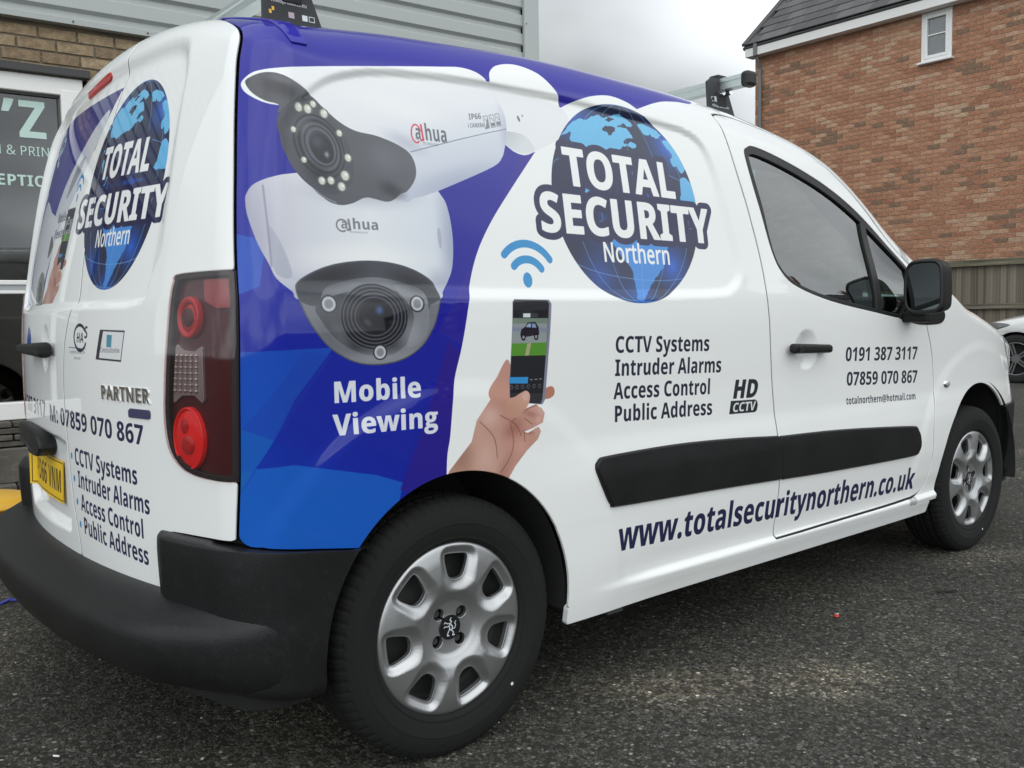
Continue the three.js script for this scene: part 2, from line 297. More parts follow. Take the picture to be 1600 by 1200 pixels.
const CONTINENTS = [
  [[-0.80, 0.60], [-0.72, 0.67], [-0.63, 0.75], [-0.52, 0.79], [-0.41, 0.81], [-0.31, 0.85], [-0.22, 0.87], [-0.20, 0.85], [-0.12, 0.86], [-0.17, 0.83], [-0.08, 0.83], [0.02, 0.87], [0.07, 0.83], [-0.00, 0.80], [-0.03, 0.76], [-0.12, 0.78], [-0.21, 0.76], [-0.23, 0.71], [-0.17, 0.70], [-0.14, 0.67], [-0.09, 0.71], [-0.03, 0.77], [-0.01, 0.78], [0.09, 0.79], [0.16, 0.73], [0.18, 0.68], [0.11, 0.68], [0.03, 0.62], [0.09, 0.61], [0.16, 0.64], [0.21, 0.61], [0.18, 0.58], [0.08, 0.59], [0.01, 0.57], [-0.09, 0.52], [-0.24, 0.52], [-0.41, 0.49], [-0.49, 0.50], [-0.57, 0.52], [-0.67, 0.54], [-0.68, 0.61], [-0.66, 0.65], [-0.71, 0.64]],
  [[-0.11, 0.88], [0.02, 0.91], [0.13, 0.88], [0.21, 0.83], [0.16, 0.80], [0.07, 0.83], [-0.01, 0.86]],
  [[-0.75, 0.43], [-0.63, 0.43], [-0.60, 0.38], [-0.63, 0.16], [-0.58, 0.11], [-0.50, 0.09], [-0.44, 0.15], [-0.43, 0.14], [-0.49, 0.03], [-0.57, 0.06], [-0.64, 0.12], [-0.68, 0.19], [-0.73, 0.26], [-0.71, 0.29], [-0.75, 0.34]],
  [[0.29, 0.84], [0.37, 0.85], [0.46, 0.83], [0.57, 0.79], [0.60, 0.77], [0.53, 0.72], [0.45, 0.75], [0.40, 0.73], [0.36, 0.74], [0.32, 0.78]],
  [[0.62, 0.70], [0.74, 0.71], [0.80, 0.61], [0.85, 0.55], [0.89, 0.51], [0.93, 0.46], [0.88, 0.40], [0.82, 0.38], [0.78, 0.45], [0.73, 0.44], [0.70, 0.51], [0.73, 0.55], [0.67, 0.62]],
  [[0.80, 0.31], [0.87, 0.33], [0.95, 0.29], [1.02, 0.21], [1.06, 0.09], [1.08, 0.04], [0.92, 0.05], [0.76, 0.07], [0.74, 0.10], [0.79, 0.17]],
  [[0.89, -0.09], [0.98, -0.10], [1.01, -0.21], [1.04, -0.33], [1.00, -0.50], [0.98, -0.43], [0.99, -0.26], [0.90, -0.14]],
  [[-0.32, -0.36], [-0.20, -0.32], [-0.16, -0.32], [-0.05, -0.34], [0.01, -0.33], [0.13, -0.31], [0.20, -0.37], [0.31, -0.33], [0.45, -0.37], [0.50, -0.40], [0.47, -0.46], [0.38, -0.64], [0.25, -0.75], [0.16, -0.85], [0.09, -0.91], [0.01, -0.97], [-0.06, -0.96], [-0.04, -0.85], [-0.06, -0.69], [-0.10, -0.62], [-0.19, -0.55]],
  [[-0.38, -0.08], [-0.26, -0.09], [-0.22, -0.12], [-0.24, -0.20], [-0.28, -0.20], [-0.29, -0.13], [-0.35, -0.11]],
  [[-0.06, -0.07], [0.02, -0.08], [0.02, -0.20], [-0.03, -0.23], [-0.07, -0.19]],
  [[-0.47, 0.39], [-0.44, 0.40], [-0.46, 0.30], [-0.48, 0.33]],
  [[0.20, 0.38], [0.27, 0.40], [0.26, 0.27], [0.20, 0.20]],
];
function globe(A, cx, cy, rx, ry, k = 1) {
  const { g } = A, m = (p) => [cx + p[0] * rx, cy + p[1] * ry];
  g.save(); g.beginPath(); g.ellipse(A.X(cx), A.Y(cy), rx * A.S, ry * A.S, 0, 0, 7); g.clip();
  g.fillStyle = '#29304e'; g.fillRect(A.X(cx - rx), A.Y(cy + ry), 2 * rx * A.S, 2 * ry * A.S);
  const glow = (x, y, r, c) => { g.fillStyle = A.rad(...m([x, y]), r * rx, [[0, c], [1, 'rgba(30,80,190,0)']]); g.fillRect(A.X(cx - rx), A.Y(cy + ry), 2 * rx * A.S, 2 * ry * A.S); };
  glow(-0.35, -0.1, 0.5, 'rgba(36,66,150,.5)'); glow(0.68, 0.66, 0.36, 'rgba(50,120,235,.95)'); glow(0.3, 0.1, 0.42, 'rgba(45,95,215,.9)'); glow(0.52, -0.62, 0.32, 'rgba(45,110,225,.95)'); glow(-0.6, 0.84, 0.4, 'rgba(45,105,220,.85)'); glow(-0.02, -1.0, 0.34, 'rgba(40,110,220,.8)'); glow(-0.5, -0.75, 0.34, 'rgba(40,95,205,.7)');
  const R = rng(7);
  CONTINENTS.forEach((poly, i) => {
    const p = polyline(poly.map(m), true, 3).map(([x, y]) => [x + (R() - 0.5) * 0.014 * rx * 1.6, y + (R() - 0.5) * 0.014 * ry * 1.6]);
    A.fill(p, A.grad(cx, cy + ry, cx, cy - ry, [[0, '#74c8f4'], [0.45, '#6abcf0'], [0.7, '#4d96e6'], [1, '#4a90e2']]));
  });
  
  g.strokeStyle = 'rgba(120,175,240,.75)'; g.lineWidth = 0.0018 * A.S;
  for (const y of [0.36, 0.02, -0.5, -0.72]) { g.beginPath(); g.ellipse(A.X(cx), A.Y(cy + (y - 0.1) * ry), rx * Math.sqrt(Math.max(0.05, 1 - y * y)) * A.S, 0.16 * ry * A.S, 0.06, y > 0.1 ? Math.PI : 0, y > 0.1 ? 2 * Math.PI : Math.PI); g.stroke(); }
  for (const x of [-0.75, -0.4, 0.1, 0.5, 0.85]) { g.beginPath(); g.ellipse(A.X(cx), A.Y(cy), Math.abs(x) * rx * A.S, ry * A.S, 0, x < 0 ? Math.PI / 2 : -Math.PI / 2, x < 0 ? 1.5 * Math.PI : Math.PI / 2); g.stroke(); }
  g.restore();
}
function wordmark(A, T, Sx, N) {                           // TOTAL SECURITY Northern
  for (const pass of [0, 1]) { const o = pass ? { fat: 3 } : { stroke: NAVY, sw: 29 }; A.text('TOTAL', ...T, pass ? '#ffffff' : NAVY, { ...o, weight: 'bold', y2: T[2] - 0.008 }); A.text('SECURITY', ...Sx, pass ? '#ffffff' : NAVY, { ...o, y2: Sx[2] - 0.008 }); }
  A.text('Northern', ...N, '#ffffff', { weight: 'normal', fat: 3, y2: N[2] - 0.003 });
}
function wifi(A, x, y, k, kx = 1) {
  const c = '#3f9ad8'; A.oval(x, y, 0.0145 * k * kx, 0.0185 * k, c);
  for (const r of [0.058, 0.096]) A.ring(x + 0.002 * k, y - 0.008 * k, r * k * kx, r * k, c, 0.019 * k * kx, 0.06, Math.PI * 1.23, Math.PI * 1.77);
}
function handAndPhone(A, m, k) {
  const L = (pts) => pts.map(m), { g } = A;
  A.fill(L([[0.09, 0.842], [0.118, 0.894], [0.146, 0.93], [0.16, 0.9], [0.16, 0.84], [0.2, 0.78]]), '#cf9a8b', true);
  A.fill(L([[0.26, 0.85], [0.285, 0.858], [0.297, 0.85], [0.296, 0.836], [0.28, 0.828], [0.26, 0.83]]), '#c48672', true);
  A.fill(L([[-0.045, 0.64], [-0.029, 0.685], [0.035, 0.746], [0.051, 0.794], [0.093, 0.841], [0.14, 0.836], [0.2, 0.81], [0.235, 0.818], [0.262, 0.795], [0.254, 0.771], [0.22, 0.76], [0.192, 0.754], [0.206, 0.75], [0.24, 0.762], [0.248, 0.75], [0.238, 0.732], [0.202, 0.708], [0.165, 0.675], [0.141, 0.645], [0.12, 0.62]]), A.grad(...m([-0.02, 0.68]), ...m([0.25, 0.8]), [[0, '#bd927f'], [0.35, '#d3a698'], [0.7, '#c99384'], [1, '#d6a699']]));
  { const wr = L([[-0.045, 0.64], [-0.029, 0.685], [0.035, 0.746], [0.051, 0.794], [0.093, 0.841], [0.14, 0.836], [0.2, 0.81], [0.235, 0.818], [0.262, 0.795], [0.254, 0.771], [0.22, 0.76], [0.192, 0.754], [0.206, 0.75], [0.24, 0.762], [0.248, 0.75], [0.238, 0.732], [0.202, 0.708], [0.165, 0.675], [0.141, 0.645], [0.12, 0.62]]), sf = (x, y, rx, ry, c, al, ro) => A.soft(...m([x, y]), rx * k * (m.kx || 1), ry * k, c, al, ro);
    A.inside(wr, false, () => { sf(0.0, 0.72, 0.07, 0.05, '150,108,92', 0.5, 0.7); sf(0.07, 0.7, 0.05, 0.07, '226,186,172', 0.55, 0.6); sf(0.125, 0.66, 0.03, 0.08, '160,108,94', 0.45, 0.5); sf(0.09, 0.8, 0.05, 0.04, '236,196,184', 0.6, 0.3); sf(0.16, 0.765, 0.05, 0.03, '150,92,80', 0.5, -0.4); sf(0.185, 0.72, 0.04, 0.035, '228,178,164', 0.55, 0.2); sf(0.215, 0.795, 0.035, 0.013, '158,98,86', 0.45, 0.3); sf(0.205, 0.752, 0.03, 0.008, '140,84,72', 0.6, 0.2); sf(0.24, 0.78, 0.015, 0.015, '232,186,174', 0.6, 0); sf(0.05, 0.64, 0.1, 0.03, '140,98,84', 0.4, 0.3); }); }
  for (const cr of [[[0.12, 0.8], [0.165, 0.775], [0.185, 0.745]], [[0.15, 0.78], [0.16, 0.735], [0.15, 0.7], [0.12, 0.665]], [[0.155, 0.782], [0.2, 0.806], [0.235, 0.815]], [[0.193, 0.755], [0.196, 0.73]], [[0.06, 0.79], [0.1, 0.75], [0.11, 0.7]], [[0.196, 0.786], [0.22, 0.77]]]) A.line(L(cr), 'rgba(120,72,60,.55)', 0.0028 * k, true);
  const P = (pts, c) => A.fill(L(pts), c);
  A.fill(L([[0.174, 1.072], [0.284, 1.07], [0.291, 1.06], [0.266, 0.826], [0.256, 0.815], [0.158, 0.828], [0.15, 0.836], [0.168, 1.066]]), '#8d8da0');
  A.fill(L([[0.174, 1.07], [0.278, 1.069], [0.283, 1.06], [0.257, 0.828], [0.25, 0.817], [0.158, 0.829], [0.151, 0.838], [0.169, 1.064]]), '#35353b');
  P([[0.171, 1.046], [0.28, 1.045], [0.259, 0.842], [0.155, 0.85]], '#26262c');
  P([[0.199, 1.038], [0.222, 1.0378], [0.221, 1.028], [0.198, 1.0285]], '#dfe6ea'); P([[0.224, 1.0377], [0.246, 1.037], [0.245, 1.0275], [0.223, 1.028]], '#3f4248');
  P([[0.166, 1.027], [0.2775, 1.025], [0.2685, 0.935], [0.159, 0.938]], '#9aa0a3'); P([[0.166, 1.027], [0.2775, 1.025], [0.2765, 1.012], [0.165, 1.014]], '#7d8d80'); P([[0.165, 1.006], [0.276, 1.002], [0.2745, 0.99], [0.164, 0.996]], '#8c93a6');
  P([[0.1615, 0.967], [0.272, 0.966], [0.2685, 0.935], [0.159, 0.938]], '#5b9a37'); P([[0.21, 0.966], [0.222, 0.966], [0.214, 0.937], [0.202, 0.937]], '#b9b08d');
  P([[0.188, 0.988], [0.192, 1.0], [0.204, 1.006], [0.212, 1.016], [0.236, 1.017], [0.246, 1.005], [0.248, 0.986], [0.19, 0.98]], '#26222e'); P([[0.206, 1.005], [0.213, 1.013], [0.222, 1.0135], [0.222, 1.004]], '#9fb2d8'); P([[0.225, 1.013], [0.235, 1.013], [0.24, 1.003], [0.225, 1.003]], '#8e9fc6');
  for (const x of [0.198, 0.238]) A.oval(...m([x, 0.981]), 0.0072 * k * (m.kx || 1), 0.0082 * k, '#111116'), A.oval(...m([x, 0.981]), 0.0038 * k * (m.kx || 1), 0.0042 * k, '#9a9aa2');
  P([[0.153, 0.888], [0.212, 0.885], [0.21, 0.869], [0.1515, 0.873]], '#3a98dc'); for (let i = 0; i < 6; i++) { const x = 0.158 + i * 0.018; A.ring(...m([x, 0.8635 - i * 0.0005]), 0.0042 * k, 0.0042 * k, '#85858e', 0.0012 * k); } for (let i = 0; i < 3; i++) P([[0.217 + i * 0.015, 0.879], [0.226 + i * 0.015, 0.8785], [0.226 + i * 0.015, 0.8765], [0.217 + i * 0.015, 0.877]], '#a5a5ad');
  A.fill(L([[0.14, 0.835], [0.165, 0.84], [0.192, 0.85], [0.206, 0.852], [0.216, 0.842], [0.212, 0.824], [0.196, 0.806], [0.17, 0.79], [0.14, 0.8]]), A.grad(...m([0.14, 0.8]), ...m([0.21, 0.85]), [[0, '#cb9883'], [1, '#d7a794']]), true);
  A.fill(L([[0.19, 0.842], [0.204, 0.851], [0.213, 0.844], [0.207, 0.83], [0.196, 0.83]]), '#dcb2a6', true);
  A.fill(L([[0.238, 0.806], [0.25, 0.808], [0.258, 0.796], [0.25, 0.788]]), '#d8ada0', true); A.fill(L([[0.226, 0.757], [0.238, 0.758], [0.243, 0.749], [0.234, 0.742]]), '#d3a597', true);
}
function blueGround(A, edge, x0, y0) {
  const { g } = A; A.path(edge, true); g.save(); g.clip();
  g.fillStyle = A.grad(-0.6, 0.55, 0.6, 1.75, [[0, '#0648b8'], [0.25, '#0f22a4'], [0.5, '#221f9e'], [0.75, '#2f2aa2'], [1, '#3833a6']]); g.fillRect(0, 0, A.c.width, A.c.height);
  const T = (pts, c) => A.fill(pts, c);
  T([[-0.6, 1.24], [-0.43, 1.19], [-0.45, 1.1], [-0.56, 1.05], [-0.6, 0.9]], 'rgba(28,112,212,.6)');
  T([[-0.6, 0.97], [-0.305, 0.975], [-0.394, 0.874], [-0.439, 0.795], [-0.6, 0.87]], 'rgba(22,108,210,.58)'); T([[-0.6, 0.87], [-0.439, 0.795], [-0.475, 0.736], [-0.6, 0.73]], 'rgba(14,126,214,.78)');
  T([[-0.6, 0.736], [-0.4, 0.742], [-0.216, 0.7], [-0.15, 0.675], [-0.2, 0.5], [-0.6, 0.5]], 'rgba(24,108,208,.78)'); T([[-0.6, 0.73], [-0.477, 0.736], [-0.512, 0.66], [-0.6, 0.66]], 'rgba(14,140,208,.65)');
  T([[-0.372, 0.969], [-0.305, 0.96], [-0.44, 0.795], [-0.62, 0.46], [-0.75, 0.5]], 'rgba(28,60,170,.35)'); T([[-0.439, 0.795], [-0.15, 0.675], [-0.1, 0.9], [-0.3, 0.96]], 'rgba(25,40,165,.45)');
  T([[-0.02, 0.98], [0.06, 0.9], [0, 0.6], [-0.16, 0.66], [-0.1, 0.78]], 'rgba(55,25,135,.6)'); T([[-0.05, 1.0], [0.1, 1.2], [0.3, 1.5], [0.34, 1.4], [0.06, 0.95]], 'rgba(70,50,150,.35)');
  g.restore();
}
// ---- the side ----
const SIDE = sheet(-0.56, 1.3, 0.24, 1.8, 1100);
{
  const A = SIDE, { g } = A;
  blueGround(A, [[-0.7, 1.9], [1.04, 1.9], [1.0, 1.66], [0.97, 1.65], ...polyline([[0.913, 1.648], [0.84, 1.638], [0.777, 1.622], [0.697, 1.594]], false), ...polyline([[0.696, 1.594], [0.66, 1.61], [0.6, 1.619], [0.53, 1.608], [0.467, 1.587], [0.41, 1.561]], false), ...polyline([[0.41, 1.561], [0.406, 1.588], [0.385, 1.618], [0.35, 1.648], [0.291, 1.66], [0.227, 1.646], [0.19, 1.62], [0.182, 1.591]], false), [0.2, 1.45], [0.23, 1.43], [0.301, 1.435], ...polyline([[0.297, 1.433], [0.197, 1.327], [0.128, 1.247], [0.079, 1.172], [0.046, 1.086], [0.016, 0.967], [-0.009, 0.882], [-0.024, 0.767], [-0.036, 0.684], [-0.04, 0.4]], false), [-0.7, 0.4]]);
  // dome camera
  const dome = [[-0.456, 1.265], [-0.452, 1.285], [-0.436, 1.305], [-0.4, 1.32], [-0.35, 1.33], [-0.2, 1.35], [-0.04, 1.33], [0.0, 1.305], [0.014, 1.27], [0.018, 1.21], [0.01, 1.15], [-0.006, 1.115], [-0.026, 1.09], [-0.05, 1.07], [-0.2, 1.05], [-0.365, 1.07], [-0.39, 1.09], [-0.418, 1.115], [-0.43, 1.145], [-0.445, 1.185], [-0.455, 1.235]];
  A.fill(dome, A.grad(-0.45, 1.2, 0.02, 1.2, [[0, '#c9c8d6'], [0.2, '#dfe0ea'], [0.55, '#f0f3f8'], [0.9, '#e3e8f2'], [1, '#c3c8da']]), true);
  A.inside(dome, true, () => { A.soft(-0.2, 1.36, 0.3, 0.1, '255,255,255', 0.8); A.soft(-0.46, 1.2, 0.07, 0.2, '150,148,172', 0.55); A.soft(0.03, 1.18, 0.07, 0.2, '150,158,188', 0.55); A.soft(-0.21, 1.16, 0.22, 0.05, '255,255,255', 0.75); A.soft(-0.36, 1.08, 0.12, 0.06, '140,145,168', 0.5); A.soft(-0.03, 1.1, 0.05, 0.06, '140,145,168', 0.5); A.soft(-0.2, 1.3, 0.2, 0.045, '150,150,170', 0.5); });
  A.line([[-0.425, 1.14], [-0.424, 1.2], [-0.424, 1.3]], 'rgba(120,125,150,.5)', 0.004); A.fill([[-0.425, 1.22], [-0.4, 1.18], [-0.385, 1.12], [-0.42, 1.13]], 'rgba(150,155,175,.4)', true); A.oval(-0.018, 1.21, 0.005, 0.024, '#b7bccc');
  const glass = [[-0.38, 1.092], [-0.372, 1.11], [-0.33, 1.132], [-0.277, 1.147], [-0.207, 1.154], [-0.141, 1.149], [-0.089, 1.134], [-0.053, 1.113], [-0.043, 1.094], [-0.039, 1.072], [-0.046, 1.044], [-0.061, 1.009], [-0.092, 0.97], [-0.14, 0.944], [-0.2, 0.935], [-0.257, 0.943], [-0.311, 0.973], [-0.346, 1.013], [-0.368, 1.053]];
  A.fill(glass, '#7e8088', true); g.save(); A.path(glass, true, true); g.clip();
  A.fill([[-0.4, 1.16], [-0.4, 1.09], [-0.34, 1.06], [-0.31, 1.1], [-0.2, 1.12], [-0.1, 1.1], [-0.075, 1.06], [-0.02, 1.09], [0, 1.16]], '#4c4d55', true); A.fill([[-0.338, 1.062], [-0.33, 1.03], [-0.296, 0.99], [-0.252, 0.964], [-0.199, 0.953], [-0.155, 0.96], [-0.112, 0.993], [-0.085, 1.027], [-0.07, 1.066], [-0.14, 1.09], [-0.26, 1.09]], '#54565c', true);
  A.fill([[-0.15, 1.1], [-0.08, 1.09], [-0.075, 1.0], [-0.13, 0.97], [-0.11, 1.04]], '#8c8e95', true); A.oval(-0.207, 1.037, 0.08, 0.069, '#3c3d44'); A.ring(-0.207, 1.037, 0.08, 0.069, '#74767e', 0.004); A.oval(-0.207, 1.037, 0.058, 0.05, '#4a4b52'); A.ring(-0.207, 1.037, 0.058, 0.05, '#6a6c74', 0.003); A.oval(-0.204, 1.037, 0.042, 0.036, '#1d1e25'); A.ring(-0.204, 1.037, 0.043, 0.037, '#83858e', 0.003); A.oval(-0.2, 1.052, 0.006, 0.006, '#3c5590');
  A.soft(-0.3, 1.12, 0.13, 0.035, '30,30,36', 0.75, -0.2); A.soft(-0.1, 1.11, 0.1, 0.035, '30,30,36', 0.6, 0.3); A.soft(-0.21, 1.02, 0.16, 0.1, '20,20,26', 0.55); A.soft(-0.12, 1.0, 0.05, 0.07, '190,192,200', 0.55, 0.4); A.soft(-0.29, 1.0, 0.03, 0.06, '150,152,160', 0.4, -0.4); A.oval(-0.207, 1.037, 0.08, 0.069, 'rgba(38,38,45,.75)'); for (let i = 0; i < 9; i++) A.ring(-0.206, 1.037, 0.079 - i * 0.0045, 0.068 - i * 0.0039, i % 2 ? 'rgba(128,130,140,.55)' : 'rgba(26,26,32,.8)', 0.0026); A.oval(-0.204, 1.037, 0.04, 0.034, '#14141b'); A.soft(-0.195, 1.05, 0.016, 0.016, '90,120,190', 0.8); A.soft(-0.225, 1.025, 0.02, 0.012, '120,122,135', 0.5, 0.6); A.soft(-0.2, 0.95, 0.13, 0.03, '200,202,208', 0.45);
  for (const [x, y, r] of [[-0.312, 1.064, 0.0155], [-0.1, 1.063, 0.0155], [-0.197, 0.961, 0.014]]) { A.oval(x, y, r * 1.25, r * 1.2, '#3a3b42'); A.oval(x, y, r, r, '#b9bbc2'); A.oval(x, y, r * 0.6, r * 0.6, '#8e9098'); A.ring(x, y, r * 0.8, r * 0.8, '#d7d9de', 0.0015); }
  g.restore(); A.line(glass, '#55575f', 0.003, true, true);
  const ahua = (x0, x1, yb, cap, red, dark) => { const w = x1 - x0; A.ring(x0 + w * 0.13, yb + cap * 0.42, w * 0.125, cap * 0.56, red, w * 0.035, 0.1, Math.PI * 0.3, Math.PI * 1.86); A.text('a', x0 + w * 0.1, x0 + w * 0.27, yb + 0.003, cap * 0.9, dark); A.line([[x0 + w * 0.29, yb + cap * 1.0], [x0 + w * 0.31, yb + cap * 0.08], [x0 + w * 0.25, yb + cap * 0.04]], red, w * 0.05); A.text('hua', x0 + w * 0.36, x1, yb + 0.003, cap, dark); A.text('TECHNOLOGY', x0 + w * 0.28, x0 + w * 0.72, yb - cap * 0.22, cap * 0.16, dark, { weight: 'normal' }); };
  ahua(-0.275, -0.172, 1.218, 0.022, '#85858f', '#85858f');
  // bullet camera: arm, white shell, dark hood and face
  A.fill([[0.16, 1.58], [0.19, 1.595], [0.3, 1.58], [0.42, 1.56], [0.42, 1.5], [0.301, 1.437], [0.25, 1.425], [0.2, 1.45], [0.16, 1.5]], '#f4f5f8', true); A.fill([[0.2, 1.475], [0.27, 1.475], [0.3, 1.44], [0.25, 1.429], [0.208, 1.447]], A.grad(0.2, 1.475, 0.24, 1.43, [[0, '#c9ccd2'], [1, '#e6e8ec']]), true);
  A.oval(0.262, 1.515, 0.004, 0.008, '#7d8087', -0.3); A.oval(0.276, 1.524, 0.0025, 0.0035, '#9a9da5');
  const shell = [[-0.432, 1.506], [-0.426, 1.52], [-0.41, 1.534], [-0.388, 1.541, 1], [-0.261, 1.563], [-0.097, 1.589], [0.038, 1.61], [0.104, 1.619], [0.15, 1.612], [0.18, 1.588], [0.205, 1.552], [0.219, 1.516], [0.217, 1.478], [0.205, 1.44], [0.19, 1.41], [0.158, 1.386], [0.047, 1.339], [-0.03, 1.309], [-0.075, 1.296], [-0.11, 1.29], [-0.2, 1.36], [-0.3, 1.46], [-0.375, 1.465], [-0.404, 1.471], [-0.426, 1.488]];
  A.fill(shell, A.grad(0, 1.62, 0.08, 1.33, [[0, '#fbfcfe'], [0.4, '#f3f4f9'], [0.62, '#e6e9f3'], [0.66, '#dfe3ee'], [1, '#d2d7e6']]), true);
  A.inside(shell, true, () => { A.soft(0.0, 1.6, 0.35, 0.06, '255,255,255', 0.9, -0.1); A.soft(0.05, 1.34, 0.24, 0.055, '168,174,200', 0.6, -0.3); A.soft(0.215, 1.47, 0.03, 0.12, '180,185,205', 0.55); A.soft(-0.1, 1.5, 0.2, 0.04, '255,255,255', 0.7, 0.1); A.soft(-0.08, 1.42, 0.08, 0.03, '150,154,176', 0.35, 0.3); });
  A.line([[-0.07, 1.4], [0.06, 1.44], [0.15, 1.466], [0.217, 1.484]], 'rgba(125,130,150,.8)', 0.0022);
  ahua(-0.062, 0.036, 1.428, 0.037, '#e1475c', '#6e7078'); 
  A.text('IP66', 0.106, 0.144, 1.494, 0.014, '#777a82', { y2: 1.5 }); A.text('i CAMERA', 0.1, 0.15, 1.474, 0.01, '#777a82', { y2: 1.481 });
  [[0.15, 1.489], [0.169, 1.494], [0.187, 1.499]].forEach(([x, y], i) => { A.line([[x, y + 0.018], [x + 0.013, y + 0.021], [x + 0.015, y - 0.008], [x + 0.002, y - 0.012]], '#83868e', 0.0016, false, true); A.fill(i ? [[x + 0.003, y + 0.0], [x + 0.014, y + 0.002], [x + 0.014, y - 0.006], [x + 0.003, y - 0.009]] : [[x + 0.013, y + 0.019], [x + 0.015, y - 0.007], [x + 0.003, y - 0.011]], '#8a8d95'); A.line([[x + 0.004, y + 0.013], [x + 0.011, y + 0.006]], '#8a8d95', 0.002); });
  A.fill([[-0.425, 1.512], [-0.417, 1.523], [-0.395, 1.533], [-0.368, 1.533], [-0.338, 1.521], [-0.309, 1.502], [-0.303, 1.49], [-0.34, 1.479], [-0.378, 1.45], [-0.376, 1.466], [-0.4, 1.474], [-0.418, 1.49]], A.grad(-0.42, 1.5, -0.31, 1.5, [[0, '#54555c'], [1, '#606168']]), true);
  A.fill([[-0.306, 1.496], [-0.276, 1.474], [-0.243, 1.449], [-0.205, 1.433], [-0.152, 1.427], [-0.105, 1.414], [-0.074, 1.397], [-0.062, 1.37], [-0.067, 1.34], [-0.09, 1.312], [-0.11, 1.303], [-0.126, 1.291], [-0.148, 1.284], [-0.195, 1.29], [-0.23, 1.276], [-0.258, 1.27], [-0.285, 1.275], [-0.31, 1.292], [-0.335, 1.32], [-0.356, 1.35], [-0.374, 1.385], [-0.384, 1.42], [-0.376, 1.45], [-0.345, 1.48]], A.grad(-0.38, 1.4, -0.06, 1.34, [[0, '#4c4d54'], [0.45, '#5b5c63'], [1, '#66676e']]), true);
  A.soft(-0.36, 1.5, 0.06, 0.03, '30,30,36', 0.6, 0.3); A.soft(-0.36, 1.52, 0.05, 0.012, '130,132,140', 0.4, 0.2); A.soft(-0.14, 1.38, 0.06, 0.05, '120,122,130', 0.5, 0.3); A.soft(-0.13, 1.31, 0.05, 0.025, '34,34,40', 0.55, 0.3);
  A.line([[-0.372, 1.445], [-0.375, 1.4], [-0.35, 1.345], [-0.31, 1.293], [-0.27, 1.274]], '#82848c', 0.004, true); A.line([[-0.362, 1.45], [-0.33, 1.478], [-0.3, 1.488]], '#3e3f46', 0.005, true);
  A.oval(-0.3, 1.385, 0.075, 0.1, '#52535b', -0.5); A.oval(-0.296, 1.392, 0.054, 0.066, '#3b3c43', -0.42); A.oval(-0.291, 1.388, 0.04, 0.052, '#595b63', -0.42); A.oval(-0.289, 1.386, 0.026, 0.034, '#4b4d55', -0.42); for (let i = 0; i < 7; i++) A.ring(-0.295 + i * 0.0008, 1.39, 0.055 - i * 0.005, 0.067 - i * 0.006, i % 2 ? 'rgba(112,114,124,.5)' : 'rgba(30,30,36,.7)', 0.0026, -0.42); A.oval(-0.289, 1.386, 0.025, 0.032, '#25262d', -0.42); A.soft(-0.3, 1.4, 0.025, 0.025, '110,115,130', 0.5); A.soft(-0.28, 1.374, 0.009, 0.011, '190,195,210', 0.8); A.soft(-0.33, 1.43, 0.05, 0.02, '160,162,170', 0.35, -0.7); A.soft(-0.3, 1.33, 0.06, 0.03, '22,22,28', 0.5, 0.6);
  for (const [x, y, r] of [[-0.333, 1.467, 0.009], [-0.312, 1.466, 0.009], [-0.298, 1.478, 0.007], [-0.275, 1.461, 0.009], [-0.35, 1.419, 0.006], [-0.244, 1.423, 0.007], [-0.23, 1.372, 0.008], [-0.334, 1.358, 0.006], [-0.298, 1.318, 0.008], [-0.277, 1.32, 0.008], [-0.242, 1.333, 0.01], [-0.253, 1.309, 0.009]]) { A.oval(x, y, r * 1.3, r * 1.2, '#75776f'); A.oval(x, y, r * 0.9, r, '#d9dcd2'); A.oval(x + 0.002, y + 0.002, r * 0.4, r * 0.4, '#f4f5ee'); }
  A.text('Mobile', -0.312, -0.095, 0.861, 0.043, '#eceef8', { fat: 2, y2: 0.859 }); A.text('Viewing', -0.312, -0.056, 0.793, 0.043, '#eceef8', { fat: 2, y2: 0.79 });
  globe(A, 0.618, 1.327, 0.279, 0.268);
  wordmark(A, [0.39, 0.815, 1.362, 0.096], [0.288, 0.942, 1.24, 0.097], [0.494, 0.759, 1.169, 0.05]);
  wifi(A, 0.229, 1.118, 1); handAndPhone(A, (p) => p, 1);
  const list = (t, a, b, y, y2) => A.text(t, a, b, y, 0.043, INK, { y2, fat: 1 });
  list('CCTV Systems', 0.51, 0.9, 0.931, 0.921); list('Intruder Alarms', 0.511, 0.958, 0.87, 0.856); list('Access Control', 0.509, 0.912, 0.809, 0.795); list('Public Address', 0.51, 0.922, 0.748, 0.734);
  A.text('HD', 1.012, 1.137, 0.775, 0.053, '#30333a', { skew: 0.2, fat: 5, y2: 0.771 });
  A.fill([[1.008, 0.767], [1.128, 0.763], [1.138, 0.757], [1.141, 0.745], [1.136, 0.729], [1.125, 0.724], [1.0, 0.728]], '#30333a'); A.text('CCTV', 1.014, 1.127, 0.733, 0.027, '#f2f3f4', { skew: 0.2, y2: 0.731 });
  A.text('www.totalsecuritynorthern.co.uk', 0.522, 2.131, 0.4, 0.078, NAVY, { y2: 0.351, fat: 2 });
}
const DOORART = sheet(1.02, 2.3, 0.28, 1.0, 850);
{
  const A = DOORART;
  A.text('www.totalsecuritynorthern.co.uk', 0.522, 2.131, 0.4, 0.078, NAVY, { y2: 0.351, fat: 2 });
  A.text('0191 387 3117', 1.625, 2.126, 0.857, 0.047, INK, { y2: 0.841, fat: 1 }); A.text('07859 070 867', 1.64, 2.137, 0.773, 0.046, INK, { y2: 0.753, fat: 1 }); A.text('totalnorthern@hotmail.com', 1.641, 2.125, 0.708, 0.025, INK, { y2: 0.691 });
}
